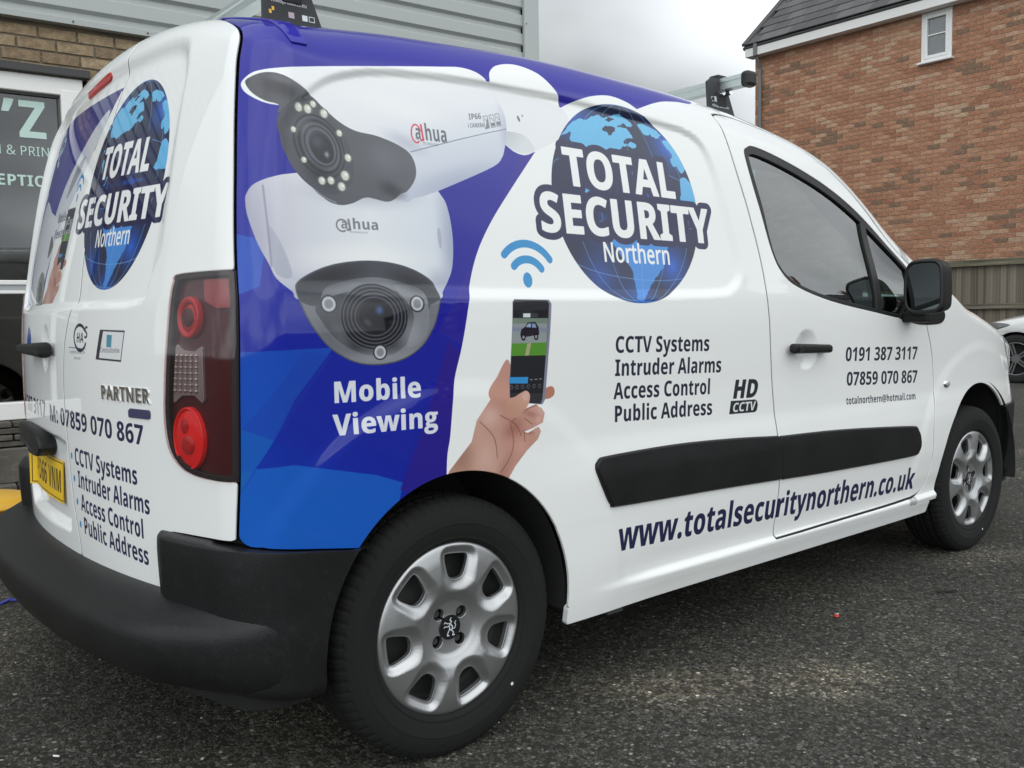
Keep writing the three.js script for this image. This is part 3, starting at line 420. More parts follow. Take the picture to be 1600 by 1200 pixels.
// ---- the rear doors ----
const REAR = sheet(-0.8, 0.8, 0.44, 1.74, 1050);
{
  const A = REAR, { g } = A;
  g.save(); A.path([[-0.556, 1.084], [-0.565, 1.3], [-0.555, 1.5], [-0.53, 1.585], [-0.3, 1.612], [0.213, 1.606], [0.13, 1.48], [0.02, 1.3], [0, 1.084]]); g.clip();
  A.fill([[-0.6, 1.65], [0.216, 1.65], [0.212, 1.6], [0.15, 1.51], [0.12, 1.465], [0.06, 1.43], [0.012, 1.405], [-0.05, 1.355], [-0.085, 1.3], [-0.11, 1.24], [-0.15, 1.15], [-0.167, 1.08], [-0.6, 1.07]], A.grad(-0.5, 1.08, 0.1, 1.6, [[0, '#3a6fc4'], [0.4, '#3b38a0'], [1, '#474588']]));
  A.fill([[0.15, 1.56], [0.165, 1.535], [0.12, 1.47], [0.05, 1.39], [0.0, 1.34], [-0.05, 1.31], [-0.1, 1.27], [-0.17, 1.29], [-0.12, 1.38], [-0.04, 1.45], [0.06, 1.52]], '#d9dce8', true); A.fill([[-0.02, 1.43], [0.05, 1.46], [0.02, 1.41], [-0.06, 1.36]], '#9a9ca8', true);
  A.fill([[-0.22, 1.34], [-0.12, 1.31], [-0.1, 1.26], [-0.16, 1.16], [-0.2, 1.1], [-0.3, 1.08], [-0.42, 1.09], [-0.44, 1.25], [-0.36, 1.38]], '#e6e9f1', true); A.oval(-0.22, 1.12, 0.06, 0.055, '#8a8b82'); A.oval(-0.22, 1.12, 0.03, 0.03, '#55564f'); A.fill([[-0.12, 1.24], [-0.17, 1.21], [-0.16, 1.27]], '#77787c', true);
  g.restore();
  globe(A, 0.352, 1.352, 0.201, 0.243);
  wordmark(A, [0.213, 0.478, 1.378, 0.076], [0.101, 0.585, 1.268, 0.07], [0.256, 0.447, 1.212, 0.04]);
  wifi(A, 0.052, 1.352, 0.62, 0.62);
  const q = (p) => [-0.165 + (p[0] + 0.03) * 0.63 + (p[1] - 0.68) * 0.06, 1.09 + (p[1] - 0.687) * 0.62]; q.kx = 0.8; g.save(); A.path([[-0.3, 1.086], [0.3, 1.086], [0.3, 1.6], [-0.3, 1.6]]); g.clip(); handAndPhone(A, q, 0.62); g.restore();
  A.text('Mobile', -0.112, -0.022, 1.3, 0.024, NAVY, {}); A.text('Viewing', -0.126, -0.018, 1.258, 0.024, NAVY, {});
  A.ring(0.247, 0.999, 0.04, 0.03, '#3c3c50', 0.0075, 0.1, 0.35, 5.5); A.text('HA', 0.222, 0.27, 0.988, 0.023, '#3c3c50', { skew: 0.1 }); A.text('S', 0.274, 0.296, 0.998, 0.028, '#3c3c50', { skew: 0.1 });
  A.line([[0.168, 0.9755], [0.28, 0.973]], '#4a4a5a', 0.0016); A.text('ACCREDITED CONTRACTOR', 0.172, 0.278, 0.9605, 0.0062, '#4a4a5a', { weight: 'normal' }); A.text('chas.co.uk', 0.205, 0.25, 0.948, 0.0058, '#4a4a5a', { weight: 'normal' });
  A.fill([[0.368, 1.018], [0.49, 1.016], [0.472, 0.947], [0.343, 0.95]], '#3f3b4c'); A.fill([[0.385, 1.0145], [0.486, 1.0125], [0.47, 0.951], [0.362, 0.9535]], '#f5f6f8'); A.fill([[0.404, 1.007], [0.43, 1.006], [0.426, 0.978], [0.402, 0.979]], '#5f9fb4'); A.text('Constructionline', 0.371, 0.466, 0.9665, 0.011, '#3f3b4c', { weight: 'normal' });
  A.text('M: 07859 070 867', -0.035, 0.559, 0.781, 0.043, NAVY, { y2: 0.769, fat: 1 }); A.text('T: 0191 387 3117', -0.68, -0.075, 0.783, 0.043, NAVY, { y2: 0.786, fat: 1 });
  [['CCTV Systems', 0.175, 0.524, 0.69, 0.678], ['Intruder Alarms', 0.191, 0.57, 0.635, 0.618], ['Access Control', 0.205, 0.541, 0.579, 0.561], ['Public Address', 0.214, 0.553, 0.524, 0.503]].forEach(([t, a, b, y, y2], i) => { A.text(t, a, b, y, 0.041, NAVY, { y2, fat: 1 }); A.oval([0.153, 0.165, 0.179, 0.191][i], y + 0.018, 0.0065, 0.0085, '#3f9ad8'); });
  A.fill([[-0.31, 1.02], [-0.275, 1.02], [-0.25, 0.99], [-0.3, 0.95], [-0.34, 0.97]], '#3a62c4', true);
}
// ================= materials of the van =================
const flake = noiseTexture(256, (u, v) => { const k = 128 + 60 * (fbm(u * 24, v * 24, 1, 3) - 0.5); return [k, k, k]; }, false, 3);
const M = {
  paint: phys([0.8, 0.81, 0.8], 0.5, { clearcoat: 1, clearcoatRoughness: 0.012, specularIntensity: 0.1 }),
  side: phys(1, 0.5, { clearcoat: 0.9, clearcoatRoughness: 0.025, specularIntensity: 0.1 }), door: phys(1, 0.5, { clearcoat: 1, clearcoatRoughness: 0.015, specularIntensity: 0.1 }), rear: phys(1, 0.5, { clearcoat: 0.9, clearcoatRoughness: 0.025, specularIntensity: 0.1 }),
  blue: phys([0.03, 0.026, 0.33], 0.5, { specularIntensity: 0.1, clearcoat: 0.9, clearcoatRoughness: 0.06 }),
  black: std(0.012, 0.85), seal: std(0.009, 0.5), trim: phys(0.014, 0.42, { specularIntensity: 0.62 }), under: std(0.02, 0.9), seat: std([0.05, 0.052, 0.056], 0.9), dash: std([0.045, 0.047, 0.05], 0.7), pale: std([0.5, 0.52, 0.52], 0.5),
  glass: phys([0.26, 0.38, 0.36], 0.015, { transmission: 1, thickness: 0, ior: 2.35, specularColor: new THREE.Color(0.86, 1, 0.95) }), screen: phys([0.5, 0.56, 0.55], 0.02, { transmission: 1, thickness: 0, ior: 1.52 }),
  mirror: std([0.11, 0.125, 0.125], 0.03, { metalness: 1 }), chrome: std([0.72, 0.73, 0.74], 0.14, { metalness: 1 }), alu: std([0.62, 0.68, 0.67], 0.38, { metalness: 0.85 }), steel: std(0.035, 0.6), powder: std(0.016, 0.6),
  lampDark: phys([0.06, 0.004, 0.008], 0.3, { specularIntensity: 0.4, clearcoat: 0.5, clearcoatRoughness: 0.05 }), lampRed: phys([0.85, 0.02, 0.02], 0.25, { specularIntensity: 0.4, clearcoat: 0.5, clearcoatRoughness: 0.05 }), lampDeep: phys([0.48, 0.012, 0.014], 0.25, { specularIntensity: 0.4, clearcoat: 0.5, clearcoatRoughness: 0.05 }), lampRose: phys([0.3, 0.06, 0.07], 0.3, { specularIntensity: 0.4, clearcoat: 0.5, clearcoatRoughness: 0.05 }),
  lampClear: phys([0.4, 0.39, 0.39], 0.25, { metalness: 0.7 }), lens: phys([0.86, 0.74, 0.74], 0.015, { transmission: 1, thickness: 0, ior: 1.55 }), amber: phys([0.7, 0.7, 0.68], 0.08, { transmission: 0.5, thickness: 0 }),
  tyre: phys(0.01, 0.85, { specularIntensity: 0.6 }), plate: std([0.78, 0.5, 0.035], 0.4), skirtGrey: std(0.05, 0.7),
};
M.side.map = canvasTexture(SIDE.c); M.door.map = canvasTexture(DOORART.c); M.rear.map = canvasTexture(REAR.c);
for (const k of ['side', 'door', 'rear']) M[k].color.setRGB(0.8, 0.81, 0.8);
const grain = noiseTexture(256, (u, v) => { const k = 255 * fbm(u * 64, v * 64, 2, 3); return [k, k, k]; }, false); grain.repeat.set(14, 14);
const scuff = noiseTexture(512, (u, w) => { const a = fbm(u * 7, w * 7, 3, 5), s = fbm(u * 60, w * 60, 8, 2) > 0.74 ? 26 : 0, k = clamp(165 + 70 * (a - 0.4) + s, 0, 255); return [k, k, k]; }, true); scuff.repeat.set(1.6, 1.6); M.trim.map = scuff; M.trim.color.setRGB(0.022, 0.022, 0.023);
for (const k of ['trim', 'powder']) { M[k].bumpMap = grain; M[k].bumpScale = 0.0005; }

// ================= the van =================
const van = thing('panel_van', 'white panel van with blue security camera livery on its side and rear doors', 'van');
{
  const g = 0.0044;
  const seamX = table([[0.3, -0.508], [0.584, -0.505], [0.72, -0.499], [0.91, -0.494], [1.11, -0.486], [1.351, -0.462], [1.552, -0.43], [1.663, -0.395], [1.74, -0.37], [1.82, -0.36]]);
  const doorPoly = polyline([[1.254, 0.308, 1], [1.4, 0.3085], [1.579, 0.31], [2.014, 0.313], [2.165, 0.321], [2.222, 0.35], [2.25, 0.42], [2.256, 0.5], [2.25, 0.57], [2.262, 0.642], [2.273, 0.738], [2.258, 0.82], [2.232, 0.888], [2.187, 0.974], [2.17, 1.05], [2.19, 1.15, 1], [2.073, 1.247], [1.9, 1.374], [1.69, 1.494], [1.478, 1.587], [1.216, 1.628], [1.1, 1.634], [1.053, 1.625, 1], [1.071, 1.574], [1.098, 1.459], [1.134, 1.335], [1.169, 1.18], [1.184, 1.043], [1.202, 0.885], [1.227, 0.724], [1.237, 0.623], [1.246, 0.48], [1.248, 0.34]], true, 4);
  const D = polySdf(doorPoly), W = polySdf(polyline([[1.153, 1.515], [1.173, 1.536], [1.21, 1.544], [1.304, 1.53], [1.451, 1.497], [1.613, 1.452], [1.77, 1.395], [1.917, 1.325], [2.03, 1.252], [2.11, 1.188], [2.148, 1.13], [2.15, 1.06], [2.115, 1.003], [2.05, 0.99], [1.96, 0.997], [1.816, 1.017], [1.542, 1.057], [1.351, 1.104], [1.271, 1.15], [1.23, 1.215], [1.195, 1.338], [1.168, 1.432]], true, 4));
  const patch = polySdf(polyline([[1.98, 0.998, 1], [2.1, 0.977], [2.193, 0.971], [2.3, 0.974], [2.333, 0.992], [2.325, 1.018], [2.27, 1.042], [2.18, 1.1], [2.12, 1.18], [2.09, 1.1]], true, 4));
  const lamp = polySdf(polyline([[0.7, 1.131], [0.672, 1.115], [0.6655, 1.077], [0.66, 1.011], [0.648, 0.904], [0.644, 0.83], [0.655, 0.771], [0.685, 0.738], [0.726, 0.722], [0.8, 0.715], [0.99, 0.712, 1], [0.99, 1.133, 1]], true, 4));
  const block = polySdf(polyline([[0.6, 0.2, 1], [0.6, 0.49], [0.612, 0.542], [0.645, 0.58], [0.69, 0.591], [1.1, 0.591, 1], [1.1, 0.2, 1]], true, 4));
  const windscreen = polySdf(polyline([[1.69, 0], [1.7, 0.4], [1.75, 0.585], [2.0, 0.6], [2.35, 0.645], [2.52, 0.68], [2.56, 0.5], [2.6, 0]].concat([[2.56, -0.5], [2.52, -0.68], [2.35, -0.645], [2.0, -0.6], [1.75, -0.585], [1.7, -0.4]]), true, 4));
  const bonnet = polySdf(polyline([[2.63, 0], [2.6, 0.5], [2.56, 0.7], [2.8, 0.7], [3.1, 0.66], [3.4, 0.52], [3.53, 0.25], [3.56, 0], [3.53, -0.25], [3.4, -0.52], [3.1, -0.66], [2.8, -0.7], [2.56, -0.7], [2.6, -0.5]], true, 4));
  const headlamp = polySdf(polyline([[2.97, 0.965], [3.2, 0.95], [3.5, 0.84], [3.6, 0.72], [3.4, 0.7], [3.2, 0.735], [3.09, 0.81], [3.01, 0.89]], true, 4));
  const stripeR = polySdf(polyline([[0.436, 0.632], [0.446, 0.65], [0.475, 0.657], [0.74, 0.66], [1.0, 0.651], [1.231, 0.636, 1], [1.243, 0.508, 1], [0.9, 0.52], [0.512, 0.531], [0.487, 0.54], [0.472, 0.558]], true, 4));
  const stripeF = polySdf(polyline([[1.24, 0.6345, 1], [1.6, 0.622], [2.05, 0.592], [2.112, 0.577], [2.138, 0.533], [2.125, 0.496], [2.06, 0.487], [1.55, 0.497], [1.252, 0.507, 1]], true, 4));
  const arch = (x, y, A) => y < A[1] ? Math.abs(x - A[0]) - A[2] : (Math.hypot((x - A[0]) / A[2], (y - A[1]) / A[3]) - 1) * A[2];
  const seamZ = table([[0.4, 0.185], [0.482, 0.178], [0.6, 0.148], [0.748, 0.124], [0.867, 0.113], [0.963, 0.126], [1.04, 0.16], [1.075, 0.188], [1.1, 0.198], [1.216, 0.19], [1.358, 0.197], [1.5, 0.206], [1.6, 0.212], [1.7, 0.2], [1.8, 0.19]]);
  const bumpLine = (x) => 0.552 + (-0.293 - x) * 0.155;
  const gs = (y) => mix(0.0042, 0.002, sstep(1.6, 1.7, y));
  const m = {
    side: (x, y, z) => { const a = Math.abs(z); if (x < -0.6 || x > 2.4 || y < 0.27 || a < 0.55) return -1; return Math.min(x - seamX(y) - gs(y), a - 0.592, y - 0.2835, arch(x, y, ARCH_R), x < 0 ? y - bumpLine(x) - 0.003 : 1, x < -0.46 && y < 0.63 ? 0.026 - Math.hypot(Math.min(0, x + 0.4745), Math.min(0, y - 0.609)) : 1, (y < 0.335 ? 2.158 : 1.3) - x, x > 0.95 ? -D(x, y) - g : 1, y > 1.6 && x > 0.9 ? 1.058 - x : 1); },
    door: (x, y, z) => { if (x < 1 || x > 2.32 || Math.abs(z) < 0.5) return -1; return Math.min(D(x, y) - g, -W(x, y)); },
    sill: (x, y, z) => Math.min(0.2815 - y, y - 0.236, x - 0.352, 2.272 - x, Math.abs(z) - 0.6),
    wing: (x, y, z) => { const a = Math.abs(z); if (x < 2.1 || a < 0.3 || y < 0.28) return -1; return Math.min(-D(x, y) - g, arch(x, y, ARCH_F), -(bonnet(x, z)) - g, x > 2.7 ? y - 0.602 : 1, -headlamp(x, y) - g, a - 0.45, -Math.min(windscreen(x, z) + 0.015, y - 1.02), y - 0.285, Math.max(2.12 - y * 0 - 1, x - 2.16 - 0.0)); },
    roof: (x, y, z) => { const a = Math.abs(z); if (y < 1.1) return -1; return Math.min(x - seamX(y) - gs(y), x < 1.054 || (x < 1.3 && y < 1.6) ? 0.588 - a : 1, x > 0.95 ? -D(x, y) - g : 1, -windscreen(x, z), 2.15 - x, y - 1.14); },
    windscreen: (x, y, z) => y < 1 ? -1 : windscreen(x, z) - 0.004,
    bonnet: (x, y, z) => y < 0.7 ? -1 : bonnet(x, z) - g,
    headlamp: (x, y, z) => Math.min(headlamp(x, y) - g, Math.abs(z) - 0.4),
    frontBumper: (x, y, z) => Math.min(x - 2.7, 0.598 - y, arch(x, y, ARCH_F) - 0.002, y - 0.24),
    nose: (x, y, z) => Math.min(x - 2.9, y - 0.602, 0.45 - Math.abs(z) + 0.2, -bonnet(x, z) - g, -headlamp(x, y) - g, x - 3.2),
    lamp: (x, y, z) => Math.min(lamp(Math.abs(z), y) - 0.003, seamX(y) - x - 0.003),
    rearDoor: (x, y, z) => { if (x > -0.3 || y < 0.42) return -1; const a = Math.abs(z); return Math.min(seamX(y) - x - gs(y) * 0.7, y - 0.462 + 0.06 * Math.max(0, 0.2 - a) * 0, x > -0.45 && y < 0.8 && a < 0.5 ? -1 : 1, a > 0.5 ? -block(a, y) - 0.004 : 1, a > 0.55 ? -lamp(a, y) - 0.003 : 1); },
    shell: (x, y, z) => Math.min(arch(x, y, ARCH_R) - 0.01, arch(x, y, ARCH_F) - 0.01, -(W(x, y) + 0.004), -(y > 1.02 ? windscreen(x, z) + 0.002 : -1), y - 0.22, Math.abs(z) > 0.5 && x > 1.1 && x < 2.2 && y > 0.9 ? -(W(x, y) + 0.004) : 1),
  };
  const V = [...steps(0, 1, 1 / 185).map((t) => [t, 0]), ...steps(0, 1.5, 1.5 / 46).slice(1).map((p) => [1, p])];
  const V2 = [...steps(0, 1, 1 / 185).map((t) => [t, 0]), ...steps(0, 1.5, 1.5 / 46).slice(1).map((p) => [1, p])];
  const right = solidGrid(vanF, stations(1, 0.0065, 0.022, 0.0065, 0.06), V, false);
  const left = solidGrid(vanF, stations(-1, 0.0065, 0.05, 0.03, 0.12), V2, true);
  const top = capSurface(vanF, steps(-0.36, 3.1, 0.02), steps(0.66, -0.66, 0.03));
  const uvSide = (x, y) => SIDE.uv(x, y), uvDoor = (x, y) => DOORART.uv(x, y), uvRear = (x, y, z) => REAR.uv(z, y), uvMetres = (x, y, z) => [x + z, y];
  const join = (...gs) => { const q = gs.filter((h) => h.index.count); return q.length > 1 ? mergeGeometries(q) : q[0]; };
  const both = (name, f, mat, o, label) => { for (const G of [right, left]) { const h = cut(G, f, o); if (h.index.count) mesh(name, h, mat, van, label); } };

  mesh('side_panel', cut(right, m.side, { uv: uvSide, skirt: 0.007 }), M.side, van, 'side panel printed with cameras, globe, phone in a hand and services');
  mesh('side_panel', cut(left, m.side), M.paint, van);
  const door = mesh('front_door', cut(right, m.door, { uv: uvDoor, skirt: 0.007 }), M.door, van, 'driver door with two phone numbers and an email address');
  const doorL = mesh('front_door', cut(left, m.door, { skirt: 0.03 }), M.paint, van);
  both('sill', m.sill, M.paint, { uv: uvMetres, bevel: 0.003 }); both('front_wing', m.wing, M.paint, { skirt: 0.008 });
  mesh('roof', join(cut(right, (x, y, z) => Math.min(m.roof(x, y, z), Math.abs(z) - 0.64)), cut(left, (x, y, z) => Math.min(m.roof(x, y, z), Math.abs(z) - 0.64)), cut(top, (x, y, z) => Math.min(m.roof(x, y, z), 0.6405 - Math.abs(z)), { skirt: 0 })), M.paint, van);
  mesh('windscreen', join(cut(top, m.windscreen, { off: -0.003, skirt: 0 }), cut(right, (x, y, z) => Math.min(m.windscreen(x, y, z), Math.abs(z) - 0.655), { off: -0.003, skirt: 0 }), cut(left, (x, y, z) => Math.min(m.windscreen(x, y, z), Math.abs(z) - 0.655), { off: -0.003, skirt: 0 })), M.screen, van);
  mesh('bonnet', join(cut(top, m.bonnet), cut(right, (x, y, z) => Math.min(m.bonnet(x, y, z), Math.max(Math.abs(z) - 0.655, x - 3.09))), cut(left, (x, y, z) => Math.min(m.bonnet(x, y, z), Math.max(Math.abs(z) - 0.655, x - 3.09)))), M.paint, van);
  both('headlamp', m.headlamp, phys([0.5, 0.51, 0.52], 0.1, { metalness: 0.4, clearcoat: 1 }), { off: 0.002 });
  mesh('front_bumper', join(cut(right, m.frontBumper, { off: 0.012 }), cut(left, m.frontBumper, { off: 0.012 })), M.trim, van);
  mesh('grille_panel', join(cut(right, m.nose), cut(left, m.nose)), M.paint, van);
  // rear doors: the seam is right of the middle
  const rd = (G, s) => cut(G, (x, y, z) => Math.min(m.rearDoor(x, y, z), s * (z - seamZ(y)) - 0.0045), { uv: uvRear, skirt: 0.004 });
  const doorRR = mesh('rear_door', join(rd(right, 1)), M.rear, van, 'narrow right rear door with globe sign and list of services');
  const doorRL = mesh('rear_door', join(rd(right, -1), rd(left, -1)), M.rear, van, 'wide left rear door with handle and number plate');
  const sealM = (x, y, z) => x > -0.3 ? -1 : Math.min(0.0048 - Math.abs(z - seamZ(y)), y - 0.465, 1.76 - y);
  mesh('door_seal', cut(right, sealM, { off: -0.0012, skirt: 0 }), M.seal, doorRL);
  // dark inner shell seen through the gaps, behind the gaps of the doors and as lining of the cab
  mesh('body_lining', join(cut(right, m.shell, { off: -0.03, skirt: 0 }), cut(left, m.shell, { off: -0.03, skirt: 0 }), cut(top, (x, y, z) => Math.min(m.shell(x, y, z), 0.655 - Math.abs(z)), { off: -0.03, skirt: 0 })), M.black, van);
  mesh('door_seal', cut(right, (x, y, z) => x < 1 || x > 2.32 || z < 0.5 ? -1 : 0.0075 - Math.abs(D(x, y)), { off: -0.0035, skirt: 0 }), M.black, door);
  // windows of the cab doors
  const post = (x, y) => { const t = (y - 1.09) / 0.275; return 0.017 - Math.abs(x - mix(1.845, 1.857, t)); };
  for (const [G, dm] of [[right, door], [left, doorL]]) {
    const ring = 0.0135;
    mesh('window_seal', cut(G, (x, y, z) => Math.abs(z) < 0.5 ? -1 : Math.min(W(x, y) + 0.001, Math.max(ring + 0.011 * sstep(1.2, 1.4, y) - W(x, y), post(x, y))), { off: -0.003, skirt: 0.03, bevel: 0.003 }), M.seal, dm);
    mesh('window', cut(G, (x, y, z) => Math.abs(z) < 0.5 ? -1 : Math.min(W(x, y) - 0.009, 1.85 - x), { off: -0.012, skirt: 0 }), M.glass, dm);
    mesh('quarter_window', cut(G, (x, y, z) => Math.abs(z) < 0.5 ? -1 : Math.min(W(x, y) - 0.009, x - 1.852), { off: -0.012, skirt: 0 }), M.glass, dm);
    mesh('mirror_base', cut(G, (x, y, z) => Math.abs(z) < 0.5 ? -1 : patch(x, y), { off: 0.004, skirt: 0.02, bevel: 0.004 }), M.trim, dm);
  }
  // rubbing strips
  const strip = { off: 0.011, skirt: 0.03, bevel: 0.006, uv: uvMetres };
  both('rubbing_strip', (x, y, z) => Math.abs(z) < 0.6 ? -1 : Math.min(stripeR(x, y), mix(1.2325, 1.2455, (0.636 - y) / 0.128) - x - 0.001), M.trim, strip);
  mesh('rubbing_strip', cut(right, (x, y, z) => Math.abs(z) < 0.6 ? -1 : Math.min(stripeF(x, y), x - mix(1.2368, 1.2498, (0.636 - y) / 0.128) - 0.001), strip), M.trim, door); mesh('rubbing_strip', cut(left, (x, y, z) => Math.abs(z) < 0.6 ? -1 : Math.min(stripeF(x, y), x - 1.25), strip), M.trim, doorL);

  // ---- tail lamps ----
  for (const [G, sg] of [[right, 1], [left, -1]]) {
    const L = mesh('tail_lamp', cut(G, m.lamp, { off: -0.012, skirt: 0.02, bevel: 0.001 }), M.lampDark, van, sg > 0 ? undefined : 'left tail lamp, only its outer edge showing past the door');
    mesh('outer_lens', cut(G, m.lamp, { off: 0.006, skirt: 0.007, bevel: 0.005 }), M.lens, L);
    mesh('lamp_gasket', cut(G, (x, y, z) => Math.min(m.lamp(x, y, z) + 0.003, 0.006 - m.lamp(x, y, z)), { off: -0.001, skirt: 0.012 }), M.seal, L);
    const at = (zz, y) => { let x = -0.75; for (let k = 0; k < 60; k++) { const f = vanF(x, y, zz); x += f * 0.8; } const n = gradF(vanF, x, y, zz); return [new THREE.Vector3(x, y, zz), new THREE.Vector3(...n)]; };
    const round = (name, zz, y, prof, sx, sy, mat, lift) => {
      const [p, n] = at(zz * sg, y), h = new THREE.LatheGeometry(prof.map((q) => new THREE.Vector2(...q)), 40).rotateX(Math.PI / 2).scale(sx, sy, 1);
      const up = new THREE.Vector3(0, 1, 0).addScaledVector(n, -n.y).normalize(), rt = up.clone().cross(n); h.applyMatrix4(new THREE.Matrix4().makeBasis(rt, up, n)); h.translate(...p.addScaledVector(n, lift).toArray()); return mesh(name, h, mat, L);
    };
    for (const [zz, y, r, sy] of [[0.722, 1.042, 0.043, 1.0], [0.714, 0.794, 0.0615, 1.06]]) {
      round('lamp_ring', zz, y, r > 0.05 ? [[r, -0.012], [r, 0.003], [r * 0.98, 0.0055], [r * 0.94, 0.006], [r * 0.91, 0.004], [r * 0.9, -0.012]] : [[r, -0.012], [r, 0.004], [r * 0.97, 0.007], [r * 0.9, 0.0085], [r * 0.72, 0.0065], [r * 0.68, 0.003], [r * 0.66, -0.012]], 0.82, sy, r > 0.05 ? M.lampRed : M.lampDeep, -0.008);
      round('lamp_lens', zz, y, (r > 0.05 ? [0.91, 0.85, 0.6, 0.3] : [0.67, 0.6, 0.4, 0.2]).map((k, i) => [r * k, [0.001, 0.004, 0.0068, 0.008][i]]).concat([[0.0001, 0.0084]]), 0.82, sy, r > 0.05 ? M.lampRed : M.lampDeep, -0.009);
      if (r > 0.05) { round('bulb', zz + 0.004, y - 0.012, [[0.02, 0], [0.019, 0.004], [0.012, 0.006], [0.0001, 0.0066]], 1, 1, M.lampDeep, -0.0015); round('bulb', zz - 0.006, y + 0.026, [[0.014, 0], [0.013, 0.003], [0.0001, 0.004]], 1, 1.2, M.lampDeep, -0.003); }
      else round('bulb', zz, y, [[0.018, 0], [0.016, 0.003], [0.0001, 0.004]], 1, 1.1, M.lampDark, -0.0025);
    }
    const clear = polySdf([[0.679, 0.99], [0.7, 0.975], [0.738, 0.972], [0.762, 0.984], [0.764, 0.866], [0.735, 0.884], [0.695, 0.882], [0.666, 0.864]]);
    mesh('reversing_lamp', cut(G, (x, y, z) => x > -0.45 ? -1 : clear(Math.abs(z), y) , { off: -0.006, skirt: 0.006, bevel: 0.001 }), M.lampClear, L);
    const ribs = []; for (let i = 0; i < 5; i++) { const z0 = 0.684 + i * 0.0152; const pts = steps(0.892, 0.964, 0.012).map((y) => { const [p, n] = at((z0 - (0.97 - y) * 0.12 * (1 - i / 5)) * sg, y); return p.addScaledVector(n, -0.0058); }); ribs.push(new THREE.TubeGeometry(new THREE.CatmullRomCurve3(pts), 10, 0.0042, 6)); for (const p of pts) ribs.push(new THREE.SphereGeometry(0.0048, 8, 6).translate(...p.toArray())); }
    mesh('lamp_ribs', ribs, M.lampClear, L);
    const refl = polySdf([[0.755, 1.118], [0.9, 1.118], [0.9, 1.06], [0.8, 1.06], [0.765, 1.075]]);
    mesh('side_reflector', cut(G, (x, y, z) => x > -0.4 ? -1 : Math.min(refl(Math.abs(z), y), seamX(y) - x - 0.012), { off: -0.008, skirt: 0.004, bevel: 0.001 }), M.lampRose, L);
  }
  const brake = polySdf(polyline([[-0.12, 1.641, 1], [0.075, 1.651], [0.088, 1.66], [0.085, 1.669], [0.06, 1.6695], [-0.12, 1.6585, 1]], true, 3));
  for (const G of [right]) mesh('brake_light', join(cut(G, (x, y, z) => x > -0.3 ? -1 : brake(z, y), { off: 0.004, skirt: 0.012, bevel: 0.002 }), cut(left, (x, y, z) => x > -0.3 ? -1 : brake(z, y), { off: 0.004, skirt: 0.012, bevel: 0.002 })), M.lampDeep, doorRL);

  // ---- rear bumper: a stepped beam swept round the back, over two corner mouldings ----
  const plan = (sg, s) => {                               // s: 0..1 rear, 1..2 corner, 2..3 side to the wheel arch
    const ray = (ox, oz, hx, hz, y) => { let r = 0.05; for (let k = 0; k < 40; k++) r -= vanF(ox + hx * r, y, oz + hz * r) * 0.8; return [ox + hx * r, oz + hz * r]; };
    return (y, end) => {
      const yy = clamp(y, 0.44, 0.58);
      if (s <= 1) return [...ray(-0.3, 0.62 * s * sg, -1, 0, yy), -1, 0];
      const xe = (y < 0.305 ? ARCH_R[0] - ARCH_R[2] : ARCH_R[0] - ARCH_R[2] * Math.sqrt(Math.max(0, 1 - ((y - 0.305) / ARCH_R[3]) ** 2))) - 0.004, stop = (x) => [x, Math.abs(ray(x, 0.6 * sg, 0, sg, yy)[1]) * sg, 0, sg];
      if (s <= 2) { const a = (s - 1) * Math.PI / 2, p = ray(-0.3, 0.62 * sg, -Math.cos(a), Math.sin(a) * sg, yy); return p[0] > xe && s > 1.5 ? stop(xe) : [...p, -Math.cos(a), Math.sin(a) * sg]; }
      return stop(Math.max(-0.3, Math.min(xe, mix(-0.3, xe, s - 2))) > xe ? xe : mix(-0.3, Math.max(xe, -0.3), s - 2));
    };
  };
  const sweep = (sList, prof, end) => {
    const cols = sList.map(([sg, s]) => { const B = plan(sg, s), pr = polyline(prof(s), false, 5); return pr.map(([d, y]) => { const b = B(y, end), yl = end && b[0] > -0.53 ? Math.min(y, bumpLine(Math.min(b[0], -0.285)) - 0.001 + (d < 0 ? -0.002 : 0)) : y; return [b[0] + b[2] * d, yl, b[1] + b[3] * d]; }); });
    const nv = cols[0].length, pos = [], uv = [], idx = []; cols.forEach((c, i) => c.forEach((p, j) => { pos.push(...p); uv.push(p[2] + p[0], p[1] + p[0] * 0.6); if (i < cols.length - 1 && j < nv - 1) { const a = i * nv + j, b = a + nv; idx.push(a, b + 1, b, a, a + 1, b + 1); } }));
    const h = new THREE.BufferGeometry(); h.setAttribute('position', new THREE.Float32BufferAttribute(pos, 3)); h.setAttribute('uv', new THREE.Float32BufferAttribute(uv, 2)); h.setIndex(idx); h.computeVertexNormals(); return h;
  };
  const beamProf = (s) => { const w = 1 - sstep(1.02, 1.85, s), e = 1 - 0.9 * sstep(1.55, 2.0, s); return [[-0.03, 0.463], [0.01, 0.462], [0.036 * w + 0.01, 0.453], [0.07 * w + 0.013 * e, 0.437], [0.088 * w + 0.016 * e, 0.426], [0.099 * w + 0.018 * e, 0.409], [0.103 * w + 0.018 * e, 0.385], [0.1 * w + 0.018 * e, 0.352], [0.09 * w + 0.016 * e, 0.322], [0.07 * w + 0.012 * e, 0.3], [0.04 * w + 0.004 * e, 0.287], [0.0, 0.281], [-0.06, 0.277], [-0.12, 0.277]]; };
  const sB = [...steps(-2, -1, 0.05).map((s) => [-1, -s]), ...steps(-1, 0, 0.05).slice(1, -1).map((s) => [-1, -s]), ...steps(0, 1, 0.05).map((s) => [1, s]), ...steps(1, 2, 0.04).slice(1).map((s) => [1, s])];
  const bumper = mesh('rear_bumper', sweep(sB, beamProf), M.trim, van, 'black rear bumper with a flat step');
